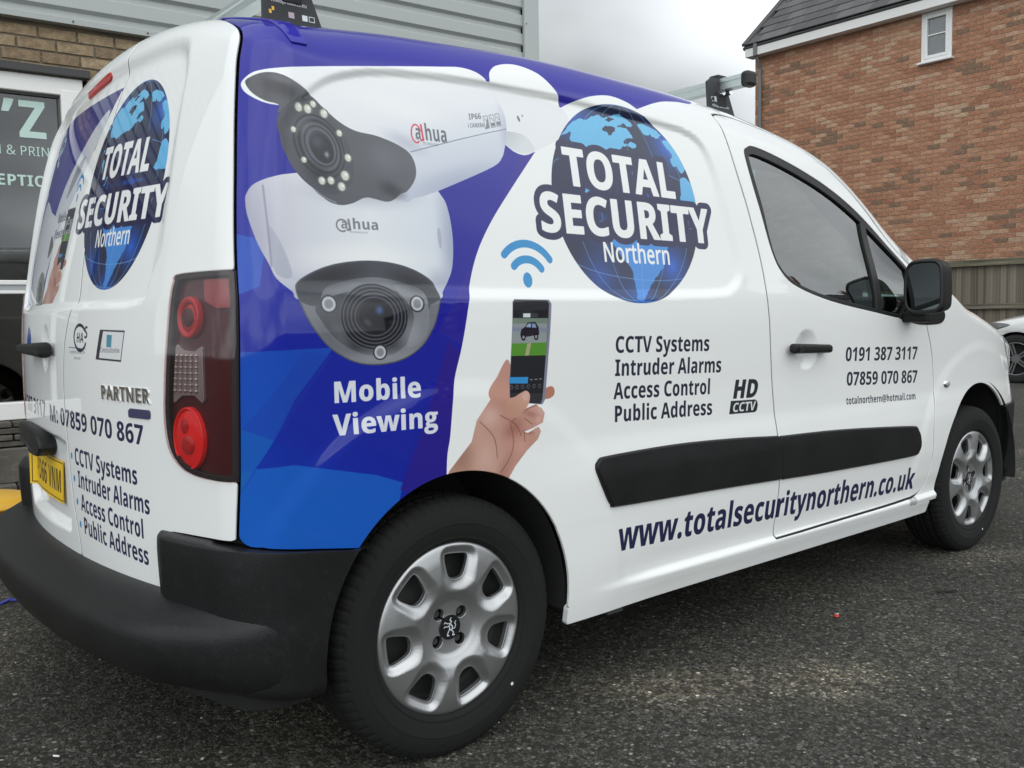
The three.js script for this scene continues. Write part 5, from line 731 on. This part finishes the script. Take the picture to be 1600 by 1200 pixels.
{
  const unit = thing('trade_unit', 'grey metal clad trade unit with tan brick and a white framed shopfront', 'building', [0, 0, -3.8], -3.7 * Math.PI / 180);
  const R = rng(31), clad = std([0.4, 0.425, 0.42], 0.5), wall = std([0.2, 0.165, 0.12], 0.95), upvc = phys([0.78, 0.78, 0.76], 0.35, { clearcoat: 0.3 });
  wall.map = brickTone;
  // walls: mortar coloured backing with an opening for the shopfront (u -2.3 .. 0.53, y 0.43 .. 2.6)
  mesh('wall', [box(3.59, 2.9, 0.2, 2.325, 1.45, -0.12), box(3.0, 0.31, 0.2, -0.97, 2.745, -0.12), box(3.0, 0.43, 0.2, -0.97, 0.215, -0.12), box(2.6, 2.9, 0.2, -3.77, 1.45, -0.12), box(9.1, 6.6, 0.2, -0.5, 3.3, -7.1), box(0.2, 6.6, 7, 4.0, 3.3, -3.6), box(0.2, 6.6, 7, -5.0, 3.3, -3.6)], wall, unit);
  mesh('roof', box(9.4, 0.15, 7.5, -0.45, 6.65, -3.6), std(0.2, 0.7), unit);
  // cladding: pressed ribs running along the wall
  { const pr = [], y0 = 2.9; pr.push([0.0, y0 - 0.004], [0.05, y0 - 0.004], [0.052, y0 + 0.03]); for (let k = 0; k < 24; k++) { const b = y0 + 0.034 + k * 0.1545; pr.push([0.036, b], [0.008, b + 0.016], [0.006, b + 0.05], [0.034, b + 0.066], [0.037, b + 0.069], [0.037, b + 0.152]); }
    const sh = new THREE.Shape([...pr, [0.03, 6.62], [-0.03, 6.62], [-0.03, y0 - 0.004]].map((p) => new THREE.Vector2(...p))); const h = new THREE.ExtrudeGeometry(sh, { depth: 8.86, bevelEnabled: false }).rotateY(-Math.PI / 2); mesh('cladding', h.translate(3.98, 0, 0), clad, unit); }
  mesh('corner_flashing', [rbox(0.15, 3.8, 0.012, 0.003, 4.05, 4.78, 0.062), rbox(0.012, 3.8, 0.2, 0.003, 4.12, 4.78, -0.03), box(0.004, 3.8, 0.02, 3.976, 4.78, 0.05)], std([0.42, 0.445, 0.44], 0.45), unit);
  { const rv = []; for (let k = 0; k < 8; k++) rv.push(new THREE.SphereGeometry(0.006, 8, 6).translate(3.995, 3.02 + k * 0.46, 0.069)); for (let i = 0; i < 12; i++) rv.push(new THREE.SphereGeometry(0.006, 8, 6).translate(0.2 + i * 0.45 - 2, 2.914, 0.054)); mesh('fixing', rv, std(0.1, 0.5), unit); }
  // bricks: the courses over the shopfront and at its side one by one, the rest of the wall joined
  const tan = brickMats([[0.38, 0.285, 0.175], [0.33, 0.245, 0.15], [0.42, 0.32, 0.2], [0.29, 0.21, 0.13]]), shapes = [0, 1, 2, 3].map((i) => shifted(rbox(0.213, 0.064, 0.04, 0.004, 0, 0, 0, 1), i * 0.23, i * 0.37)), halves = [0, 1].map((i) => shifted(rbox(0.1, 0.064, 0.04, 0.004, 0, 0, 0, 1), i * 0.3, i * 0.2));
  const rest = [];
  for (let row = 0; row < 38; row++) for (let i = 0; i < 26; i++) {
    const y = 0.036 + row * 0.0757, u = -2.45 + i * 0.2245 + (row % 2) * 0.112 + (row % 3) * 0.012, over = y > 2.6;
    if (u > 3.95 || y > 2.88 || (!over && u < 0.64)) continue;
    const near = over && u < 1.7, d = 0.002 * (R() - 0.5), dy = 0.0015 * (R() - 0.5);
    if (near) { const b = mesh('brick', shapes[Math.floor(R() * 4)], tan[Math.floor(R() * 4)], unit); b.position.set(u, y + dy, -0.032 + d); b.rotation.z = (R() - 0.5) * 0.012; }
    else rest.push(shapes[Math.floor(R() * 4)].clone().translate(u, y + dy, -0.032 + d));
  }
  tag(mesh('brickwork', rest, tan[0], unit), null, null, null, 'stuff');
  mesh('lintel', rbox(3.0, 0.05, 0.06, 0.004, -0.96, 2.605, -0.005), std(0.05, 0.7), unit); mesh('side_reveal', box(0.03, 2.15, 0.1, 0.545, 1.5, -0.06), std([0.36, 0.33, 0.28], 0.9), unit);
  // shopfront: frame, glass, lettering
  const F = mesh('shopfront_frame', [rbox(0.14, 2.0, 0.07, 0.008, 0.436, 1.5, -0.045), rbox(2.9, 0.11, 0.066, 0.008, -0.95, 2.52, -0.046), rbox(2.9, 0.11, 0.08, 0.008, -0.95, 0.487, -0.04), rbox(0.14, 2.0, 0.07, 0.008, -1.6, 1.5, -0.045), rbox(2.74, 0.03, 0.062, 0.006, -0.96, 1.286, -0.047), rbox(2.74, 0.02, 0.062, 0.005, -0.96, 1.226, -0.047)], upvc, unit);
  mesh('transom', box(2.74, 0.05, 0.05, -0.96, 1.256, -0.05), std([0.36, 0.38, 0.39], 0.4), F);
  mesh('glazing_bead', [box(2.72, 0.014, 0.03, -0.96, 2.459, -0.06), box(0.014, 1.2, 0.03, 0.361, 1.87, -0.06)], std([0.1, 0.1, 0.1], 0.6), F);
  const gm = phys([0.6, 0.62, 0.61], 0.02, { transmission: 1, thickness: 0, ior: 1.95 });
  mesh('shop_window', box(2.74, 1.17, 0.006, -1.0, 1.88, -0.07), gm, unit); mesh('shop_window', box(2.74, 0.68, 0.006, -1.0, 0.88, -0.07), gm, unit);
  const vin = std([0.5, 0.66, 0.61], 0.6), put = (t, u0, w, y, h, f) => letters(t, h, 0.001, f, w).translate(u0, y, -0.063);
  mesh('window_lettering', [put('Z', 0.122, 0.152, 2.19, 0.168), put('\u2019', 0.03, 0.072, 2.19, 0.17), put('SO', -0.36, 0.36, 2.19, 0.168)], vin, unit, 'pale green sign lettering, only an apostrophe and Z in view');
  mesh('window_lettering', [put('N & PRINT', -0.03, 0.36, 2.08, 0.042, fontThin)], vin, unit); mesh('window_lettering', [put('RECEPTION', -0.2, 0.53, 1.89, 0.05)], vin, unit);
  mesh('room', [box(4.5, 0.05, 3.2, -1.2, 0.4, -1.75), box(4.5, 2.4, 0.05, -1.2, 1.6, -3.3), box(0.05, 2.4, 3.2, 1.0, 1.6, -1.75), box(0.05, 2.4, 3.2, -3.4, 1.6, -1.75), box(4.5, 0.05, 3.2, -1.2, 2.75, -1.75)], std([0.12, 0.1, 0.085], 0.9), unit);
  mesh('counter', [box(1.6, 1.0, 0.5, -0.7, 0.92, -1.7), box(0.9, 0.4, 0.03, -0.6, 0.75, -0.5)], std([0.09, 0.06, 0.045], 0.7), unit);
  // creasing tiles and stone plinth under the shopfront
  const st = [[0.13, 0.12, 0.1], [0.1, 0.095, 0.08], [0.15, 0.14, 0.115]].map((c) => { const m = std(c, 0.95); m.bumpMap = brickGrain; m.bumpScale = 0.004; m.map = brickTone; return m; });
  for (let k = 0; k < 4; k++) for (let i = 0; i < 9; i++) mesh('sill_tile', shifted(rbox(0.325, 0.032, 0.16, 0.006, 0, 0, 0, 1), R(), R()), st[(i + k) % 3], unit).position.set(-2.2 + i * 0.335 + (k % 2) * 0.16, 0.412 - k * 0.039, 0.03 - 0.012 * (k % 2) - (k === 0 ? 0.02 : 0));
  for (let i = 0; i < 5; i++) { const b = mesh('plinth_stone', shifted(rbox(0.62, 0.215, 0.18, 0.012, 0, 0, 0, 2), R(), R()), st[i % 3], unit); b.position.set(-2.1 + i * 0.63, 0.162, 0.03); const c2 = mesh('kerb_stone', shifted(rbox(0.9, 0.06, 0.26, 0.008, 0, 0, 0, 2), R(), R()), st[(i + 1) % 3], unit); c2.position.set(-2.3 + i * 0.91, 0.025, 0.06); }
}
{ // yellow tub
  const t = thing('storage_tub', 'yellow plastic tub with curved lid standing behind the rear bumper', 'tub', [-0.49, 0, -2.18], 0.2);
  const y = phys([0.75, 0.42, 0.03], 0.4, { clearcoat: 0.3 });
  const body = new THREE.CylinderGeometry(0.19, 0.15, 0.2, 4, 1).rotateY(Math.PI / 4).scale(1.35, 1, 1).translate(0, 0.1, 0);
  mesh('body', [rbox(0.42, 0.2, 0.32, 0.03, 0, 0.1, 0, 3)], y, t);
  const lid = new THREE.SphereGeometry(0.29, 32, 12, 0, Math.PI * 2, 0, Math.PI / 2).scale(0.92, 0.22, 0.72).translate(0, 0.205, 0); mesh('lid', [lid, new THREE.TorusGeometry(0.27, 0.008, 8, 48).rotateX(Math.PI / 2).scale(0.98, 1, 0.77).translate(0, 0.206, 0)], y, t);
  mesh('print', [box(0.012, 0.05, 0.002, 0.1, 0.13, 0.161), box(0.04, 0.012, 0.002, 0.115, 0.15, 0.161)], std(0.02, 0.6), t);
}

// ================= the brick house, its fence and the parked car =================
{
  const HX = 14.5, zL = -8.75, zR = 0.6, eave = 6.08;
  const house = thing('brick_house', 'red brick house with grey tiled roof, white fascia and small white window', 'house', [HX, 0, 0]);
  const R = rng(41), mortar = std([0.4, 0.31, 0.24], 0.95);
  const wz0 = -5.36, wz1 = -4.84, wy0 = 5.18, wy1 = 6.0;
  mesh('wall', [box(0.24, eave, wz0 - zL, 0.12, eave / 2, (zL + wz0) / 2), box(0.24, eave, zR - wz1, 0.12, eave / 2, (wz1 + zR) / 2), box(0.24, wy0, wz1 - wz0, 0.12, wy0 / 2, (wz0 + wz1) / 2), box(0.24, eave - wy1, wz1 - wz0, 0.12, (wy1 + eave) / 2, (wz0 + wz1) / 2), box(7.6, eave, 0.24, 3.9, eave / 2, zL + 0.12), box(7.6, eave, 0.24, 3.9, eave / 2, zR - 0.12)], mortar, house);
  const pal = [[0.54, 0.275, 0.165], [0.49, 0.235, 0.138], [0.6, 0.33, 0.205], [0.44, 0.2, 0.118], [0.62, 0.39, 0.25], [0.33, 0.19, 0.12], [0.63, 0.42, 0.28], [0.29, 0.18, 0.115]], mats = brickMats(pal);
  const shapes = [0, 1, 2, 3].map((i) => shifted(rbox(0.045, 0.0655, 0.2165, 0.003, 0, 0, 0, 1), i * 0.21, i * 0.4)), list = [];
  for (let row = 0; row < 80; row++) for (let i = -1; i < 44; i++) {
    const y = 0.04 + row * 0.0755, zc0 = zL + 0.12 + i * 0.2265 + (row % 2) * 0.113; if (y > eave - 0.05) continue;
    let spans = [[Math.max(zL + 0.004, zc0 - 0.10825), Math.min(zR - 0.01, zc0 + 0.10825)]];
    if (y > wy0 - 0.06 && y < wy1 + 0.03) spans = spans.flatMap(([p, q2]) => [[p, Math.min(q2, wz0 - 0.008)], [Math.max(p, wz1 + 0.008), q2]]);
    const clump = fbm(zc0 * 1.6, y * 3.2, 9, 3), r = R(); let k = r < 0.3 ? 0 : r < 0.5 ? 1 : r < 0.66 ? 2 : r < 0.78 ? 3 : r < 0.86 ? 4 : 1;
    if (clump > 0.58 && R() < 0.28) k = R() < 0.5 ? 6 : 4; if (clump < 0.4 && R() < 0.26) k = R() < 0.6 ? 5 : 7; if (R() < 0.03) k = 7;
    for (const [p, q2] of spans) if (q2 - p > 0.025) list.push([(p + q2) / 2, y, k, Math.floor(R() * 4), 0.004 * (R() - 0.5), (q2 - p) / 0.2165]);
  }
  const vis = (b) => b[0] < -3.55 && b[1] > 1.72 && b[0] > zL;  // seen in the photograph; the right-hand ones are nearest
  const near = list.filter(vis).sort((a, b) => Math.hypot(a[0] - 2.6, a[1] - 1) - Math.hypot(b[0] - 2.6, b[1] - 1)), pick = new Set(near.slice(0, 290));
  const others = list.filter((b) => !pick.has(b));
  for (const b of pick) { const o = mesh('brick', shapes[b[3]], mats[b[2]], house); o.position.set(0.0145 + b[4], b[1], b[0]); o.scale.z = b[5]; }
  const bm = std(1, 0.92, { map: brickTone, bumpMap: brickGrain, bumpScale: 0.003 }), inst = new THREE.InstancedMesh(shapes[0], bm, others.length), m4 = new THREE.Matrix4(), col = new THREE.Color();
  others.forEach((b, i) => { inst.setMatrixAt(i, m4.makeScale(1, 1, b[5]).setPosition(0.0145 + b[4], b[1], b[0])); inst.setColorAt(i, col.setRGB(...pal[b[2]])); }); inst.name = 'brickwork'; inst.userData.kind = 'stuff'; inst.castShadow = inst.receiveShadow = true; house.add(inst);
  // roof: courses of flat grey tiles, white fascia, verge, gutterless downpipe at the corner
  const tile = [[0.105, 0.102, 0.102], [0.085, 0.083, 0.085], [0.125, 0.12, 0.12]].map((c) => { const m = std(c, 0.9); m.bumpMap = brickGrain; m.bumpScale = 0.004; return m; });
  const pitch = 0.72, rx = Math.cos(pitch), ry = Math.sin(pitch);
  const roof = mesh('roof', [box(5.4, 0.06, zR - zL + 0.24, 0, 0, 0).rotateZ(pitch).translate(-0.22 + 2.7 * rx, eave + 0.14 + 2.7 * ry - 0.05, (zL + zR) / 2 - 0.01), box(5.4, 0.06, zR - zL + 0.2, 0, 0, 0).rotateZ(-pitch).translate(-0.22 + 8.1 * rx, eave + 0.14 + 2.7 * ry - 0.06, (zL + zR) / 2)], tile[1], house);
  for (let k = 0; k < 13; k++) for (let i = 0; i < 31; i++) { const z = zL + 0.06 + i * 0.33 + (k % 2) * 0.165; if (z > -2.6 || k > 9) continue; const t = mesh('roof_tile', rbox(0.4, 0.022, 0.326, 0.005, 0, 0, 0, 1), tile[Math.floor(R() * 3)], roof); t.rotation.z = pitch - 0.05; t.position.set(-0.24 + (0.2 + k * 0.31) * rx, eave + 0.155 + (0.2 + k * 0.31) * ry + 0.004 * (R() - 0.5), z); }
  mesh('roof_edge', [box(5.4, 0.05, 0.12, 0, 0, 0).rotateZ(pitch).translate(-0.24 + 2.7 * rx, eave + 0.17 + 2.7 * ry, zL - 0.085)], tile[1], house);
  mesh('fascia', [rbox(0.03, 0.2, zR - zL + 0.2, 0.005, -0.2, eave + 0.03, (zL + zR) / 2 + 0.01), box(0.26, 0.02, zR - zL + 0.19, -0.09, eave - 0.06, (zL + zR) / 2 + 0.01), rbox(0.25, 0.2, 0.03, 0.005, -0.08, eave + 0.03, zL - 0.075)], phys([0.74, 0.74, 0.72], 0.4), house);
  const grey = std([0.15, 0.155, 0.165], 0.45);
  mesh('downpipe', [bar([-0.07, 0, zL + 0.16], [-0.07, eave - 0.3, zL + 0.16], 0.036, 14), bar([-0.07, eave - 0.32, zL + 0.16], [-0.2, eave - 0.05, zL + 0.16], 0.034, 14), bar([-0.07, 4.1, zL + 0.16], [-0.07, 4.2, zL + 0.16], 0.043, 14), rbox(0.05, 0.24, 0.08, 0.01, -0.225, eave + 0.03, zL + 0.16)], grey, house);
  const white = phys([0.8, 0.8, 0.79], 0.35, { clearcoat: 0.3 }), zc = (wz0 + wz1) / 2, yc = (wy0 + wy1) / 2, W = wz1 - wz0, H = wy1 - wy0;
  const win = mesh('window', [rbox(0.07, H, 0.055, 0.006, 0.02, yc, wz0 + 0.028), rbox(0.07, H, 0.055, 0.006, 0.02, yc, wz1 - 0.028), rbox(0.066, 0.06, W, 0.006, 0.02, wy1 - 0.03, zc), rbox(0.066, 0.06, W, 0.006, 0.02, wy0 + 0.03, zc), rbox(0.05, H - 0.11, 0.05, 0.006, 0.0, yc, wz0 + 0.078), rbox(0.05, H - 0.11, 0.05, 0.006, 0.0, yc, wz1 - 0.078), rbox(0.046, 0.05, W - 0.12, 0.006, 0, wy1 - 0.08, zc), rbox(0.046, 0.05, W - 0.12, 0.006, 0, wy0 + 0.08, zc), box(0.02, 0.018, W - 0.2, 0.01, yc + 0.03, zc)], white, house, 'small white framed upstairs window');
  mesh('pane', box(0.006, H - 0.2, W - 0.2, 0.025, yc, zc), phys([0.55, 0.58, 0.58], 0.03, { transmission: 0.75, thickness: 0, ior: 1.8 }), win); mesh('sill', rbox(0.11, 0.035, W + 0.08, 0.008, -0.045, wy0 - 0.018, zc), white, win);
  mesh('room', [box(0.05, 1.6, 1.6, 1.5, yc, zc), box(1.4, 0.05, 1.6, 0.85, yc + 0.8, zc), box(1.4, 0.05, 1.6, 0.85, yc - 0.8, zc), box(1.4, 1.6, 0.05, 0.85, yc, zc - 0.8), box(1.4, 1.6, 0.05, 0.85, yc, zc + 0.8)], std([0.3, 0.31, 0.3], 0.9), win);
  mesh('bedding', rbox(0.1, 0.12, 0.3, 0.03, 0.2, wy0 + 0.14, zc + 0.05), std([0.6, 0.6, 0.56], 0.8), win);

  // fence
  const FX = 13.45, fence = thing('wooden_fence', 'weathered grey green close board fence in front of the brick house', 'fence', [FX, 0, 0]);
  const grainT = noiseTexture(256, (u, v) => { const k = 150 + 110 * (fbm(u * 30, v * 2.5, 2, 4) - 0.5) + 40 * (fbm(u * 4, v * 4, 7, 3) - 0.5); return [k, k, k * 0.97]; }, true);
  const wood = [[0.6, 0.51, 0.42], [0.5, 0.42, 0.345], [0.66, 0.57, 0.475], [0.56, 0.49, 0.4]].map((c) => std(c, 0.92, { map: grainT, bumpMap: grainT, bumpScale: 0.004 })), green = std([0.5, 0.47, 0.34], 0.92, { map: grainT });
  const board = [0, 1, 2].map((i) => shifted(rbox(0.018, 1.6, 0.118, 0.003, 0, 0, 0, 1), i * 0.3, i * 0.2));
  for (let i = 0; i < 112; i++) { const b = mesh('board', board[i % 3], wood[Math.floor(R() * 4)], fence); b.position.set(0.006 * (i % 2) + 0.003 * R(), 0.86 + 0.012 * R(), -10.2 + i * 0.112); b.rotation.x = (R() - 0.5) * 0.008; }
  for (let z = -9.95; z < 2.4; z += 1.85) mesh('post', rbox(0.1, 1.74, 0.105, 0.008, -0.065, 0.87, z - 0.06), green, fence);
  mesh('rail', rbox(0.07, 0.1, 12.6, 0.006, -0.04, 1.69, -4), green, fence); mesh('rail', rbox(0.05, 0.085, 12.6, 0.006, -0.035, 1.02, -4), wood[3], fence); mesh('rail', rbox(0.05, 0.085, 12.6, 0.006, -0.035, 0.35, -4), wood[3], fence);
}
{ // white hatchback: local x forward, wheels on the ground, front axle at x = 0
  const car = thing('parked_car', 'white hatchback parked beside the fence, half hidden by the van\u2019s nose', 'car', [12.5, 0, -2.57], Math.PI / 2);
  const roofL = table([[-3.55, 0.95], [-3.3, 1.15], [-2.9, 1.34], [-2.2, 1.43], [-1.4, 1.42], [-1.0, 1.32], [-0.3, 0.98], [0, 0.93], [0.4, 0.845], [0.62, 0.76], [0.74, 0.62]]);
  const AF = [0, 0.32, 0.362, 0.365], AR = [-2.69, 0.32, 0.362, 0.365];
  const zc = (x, y) => 0.885 - 0.05 * Math.max(0, y - 0.72) - 0.32 * Math.max(0, y - 0.9) - 0.03 * (0.5 - y) * (y < 0.5 ? 1 : 0) - (x > -0.2 ? 0.14 * (x + 0.2) ** 2 : 0) - (x < -2.9 ? 0.12 * (x + 2.9) ** 2 : 0) + 0.012 * (1 - sstep(0.4, 0.5, Math.hypot(x, y - 0.32))) - 0.02 * sstep(0.03, 0, Math.abs(y - 0.66)) * 0.3;
  const F = (x, y, z) => { const a = Math.abs(z); let f = a - zc(x, y); f = rmax(f, (x - (0.8 - 0.34 * (a / 0.8) ** 2.6 - 0.16 * Math.max(0, y - 0.5))) * 0.85, 0.12); f = rmax(f, (-3.5 + 0.2 * (a / 0.8) ** 2.4 - x) * 0.85, 0.12); return rmax(f, (y - roofL(x) + 0.06 * (a / 0.75) ** 2) * 0.9, 0.07); };
  const st = (sg) => { const U = [], top = (x) => roofL(clamp(x, -3.3, 0.6)) - 0.26; for (const z of steps(0, 0.6, 0.06)) U.push({ o: [-3.2, z * sg], h: [-1, 0], y0: 0.2, y1: top(-3.2) }); for (const a of steps(0, Math.PI / 2, 0.1).slice(1, -1)) U.push({ o: [-3.2, 0.6 * sg], h: [-Math.cos(a), Math.sin(a) * sg], y0: 0.2, y1: top(-3.2) }); for (const x of steps(-3.2, 0.35, 0.025)) U.push({ o: [x, 0.6 * sg], h: [0, sg], y0: 0.2, y1: top(x) }); for (const a of steps(0, Math.PI / 2, 0.06).slice(1, -1)) U.push({ o: [0.35, 0.6 * sg], h: [Math.sin(a), Math.cos(a) * sg], y0: 0.2, y1: top(0.35) }); for (const z of steps(0.6, 0, 0.06)) U.push({ o: [0.35, z * sg], h: [1, 0], y0: 0.2, y1: top(0.35) }); return U; };
  const V = [...steps(0, 1, 1 / 50).map((t) => [t, 0]), ...steps(0, 1.5, 0.1).slice(1).map((p) => [1, p])];
  const L = solidGrid(F, st(-1), V, true), Rg = solidGrid(F, st(1), V, false);
  const tp = (() => { const xs = steps(-3.3, 0.6, 0.04), zs = steps(0.62, -0.62, 0.05), P = new Float32Array(xs.length * zs.length * 3), N = P.slice(), I = []; xs.forEach((x, i) => zs.forEach((z, j) => { let y = roofL(x) - 0.22; for (let k = 0; k < 22; k++) y -= F(x, y, z) * 0.85; P.set([x, y, z], (i * zs.length + j) * 3); N.set(gradF(F, x, y, z), (i * zs.length + j) * 3); if (i < xs.length - 1 && j < zs.length - 1) { const a = i * zs.length + j, b = a + zs.length; I.push(a, b, b + 1, a, b + 1, a + 1); } })); return { P, N, I: Uint32Array.from(I) }; })();
  const glass = polySdf(polyline([[-0.62, 0.95], [-1.2, 1.27], [-1.6, 1.36], [-2.3, 1.36], [-2.8, 1.28], [-3.05, 1.1], [-2.9, 0.96], [-1.8, 0.93]], true, 4)), head = polySdf(polyline([[0.07, 0.772], [0.22, 0.798], [0.45, 0.79], [0.76, 0.73], [0.76, 0.55], [0.5, 0.57], [0.36, 0.665], [0.2, 0.72]], true, 4)), screenS = polySdf([[-0.35, 0.6], [-1.05, 0.5], [-1.05, -0.5], [-0.35, -0.6]]);
  const arch = (x, y, A) => y < A[1] ? Math.abs(x - A[0]) - A[2] : Math.hypot(x - A[0], y - A[1]) - A[2];
  const white = phys([0.78, 0.79, 0.78], 0.4, { clearcoat: 1, clearcoatRoughness: 0.04 }), dark = phys([0.02, 0.022, 0.024], 0.1, { clearcoat: 1 });
  const body = (x, y, z) => Math.min(arch(x, y, AF), arch(x, y, AR), Math.abs(z) > 0.4 ? -glass(x, y) : 1, -head(x, y), -Math.min(screenS(x, z), y - 0.9), y - 0.24);
  mesh('body', [cut(L, body), cut(Rg, body), cut(tp, (x, y, z) => Math.min(body(x, y, z), 0.61 - Math.abs(z)), { skirt: 0 })].map((h) => h), white, car);
  for (const G of [L, Rg]) { mesh('side_window', cut(G, (x, y, z) => Math.abs(z) < 0.4 ? -1 : glass(x, y) - 0.003, { off: -0.004 }), dark, car); const hl = mesh('headlamp', cut(G, (x, y, z) => head(x, y) - 0.004, { off: 0.001 }), phys([0.1, 0.105, 0.11], 0.1, { clearcoat: 1, clearcoatRoughness: 0.02 }), car); }
  mesh('windscreen', [cut(tp, (x, y, z) => Math.min(screenS(x, z) - 0.004, y - 0.9), { off: -0.003 })], dark, car);
  for (const sg of [-1, 1]) mesh('lamp_eye', [new THREE.SphereGeometry(0.04, 20, 14).translate(0.48, 0.68, 0.72 * sg), new THREE.SphereGeometry(0.034, 20, 14).translate(0.36, 0.715, 0.765 * sg)], M.chrome, car);
  mesh('underbody', [box(3.6, 0.3, 1.1, -1.4, 0.4, 0), box(2.0, 0.25, 1.6, -1.34, 0.38, 0)], M.under, car);
  const w = new THREE.Group(); w.name = 'wheel';
  mesh('tyre', new THREE.LatheGeometry(polyline([[0.215, 0.07], [0.225, 0.098], [0.26, 0.104], [0.295, 0.1], [0.315, 0.085], [0.322, 0.05], [0.322, -0.05], [0.3, -0.1], [0.22, -0.09]], false, 4).map((p) => new THREE.Vector2(...p)), 64).rotateX(Math.PI / 2), std(0.017, 0.85), w);
  const spokes = [new THREE.TorusGeometry(0.213, 0.008, 8, 64).translate(0, 0, 0.09), new THREE.CylinderGeometry(0.05, 0.06, 0.03, 24).rotateX(Math.PI / 2).translate(0, 0, 0.075)];
  for (let i = 0; i < 5; i++) for (const d of [-0.018, 0.018]) spokes.push(box(0.175, 0.017, 0.024, 0.125, d, 0.078).rotateZ(i * 1.2566 + Math.PI));
  mesh('alloy_rim', spokes, std([0.3, 0.3, 0.31], 0.35, { metalness: 0.7 }), w); mesh('brake_disc', new THREE.CylinderGeometry(0.205, 0.205, 0.01, 32).rotateX(Math.PI / 2).translate(0, 0, 0.0), std(0.012, 0.7), w);
  [[0, -0.78], [0, 0.78], [-2.69, -0.78], [-2.69, 0.78]].forEach(([x, z], i) => { const q = i ? w.clone() : w; car.add(q); q.position.set(x, 0.322, z); q.rotation.y = z < 0 ? Math.PI : 0; });
}
// ================= terraced houses across the yard, behind the camera: they show in the van's window and paint =================
{
  const R = rng(61), brick = std([0.11, 0.08, 0.065], 0.9), slate = std([0.05, 0.052, 0.056], 0.8), pot = std([0.3, 0.15, 0.09], 0.8), glassD = phys([0.05, 0.055, 0.06], 0.1, { clearcoat: 1 }), trim = std(0.6, 0.6);
  const mk = () => { const g = new THREE.Group(); g.name = 'terraced_house'; mesh('wall', box(5.6, 5.2, 7, 0, 2.6, 3.5), brick, g);
    const sh = new THREE.Shape([[-0.3, 5.2], [3.5, 7.7], [7.3, 5.2]].map((p) => new THREE.Vector2(...p))), rf = mesh('roof', new THREE.ExtrudeGeometry(sh, { depth: 5.6, bevelEnabled: false }).rotateY(-Math.PI / 2).translate(2.8, 0, 0), slate, g);
    for (const cx of [2.2, -1.2]) { mesh('chimney', [box(1.0, 1.6, 0.8, cx, 7.55, 3.5), box(1.1, 0.14, 0.9, cx, 8.3, 3.5)], brick, rf); for (let i = 0; i < 3; i++) mesh('chimney_pot', new THREE.CylinderGeometry(0.1, 0.14, 0.55, 12).translate(cx - 0.32 + i * 0.32, 8.6, 3.5), pot, rf); }
    for (const [x, y, w, h] of [[-1.3, 1.6, 1.6, 1.5], [1.6, 1.1, 0.95, 2.1], [-1.3, 3.9, 1.3, 1.3], [1.5, 3.9, 0.9, 1.2]]) { const f = mesh(y < 1.2 ? 'door' : 'window', box(w, h, 0.08, x, y, -0.01), trim, g); mesh('pane', box(w - 0.16, h - 0.16, 0.06, x, y, -0.045), glassD, f); } return g; };
  const proto = mk();
  const where = ['first', 'second', 'third', 'fourth', 'fifth', 'sixth', 'seventh', 'eighth', 'ninth'];
  for (let i = 0; i < 9; i++) { const h = i ? proto.clone() : proto; h.name = numbered('terraced_house'); scene.add(h); h.position.set(34, 0, 5.2 + i * 6.8); h.scale.setScalar(1.07); h.rotation.y = Math.PI / 2; tag(h, 'dark brick terraced house with chimney, ' + where[i] + ' along the row mirrored in the van window', 'house', 'terrace across the yard'); }
}
renderer.render(scene, camera);
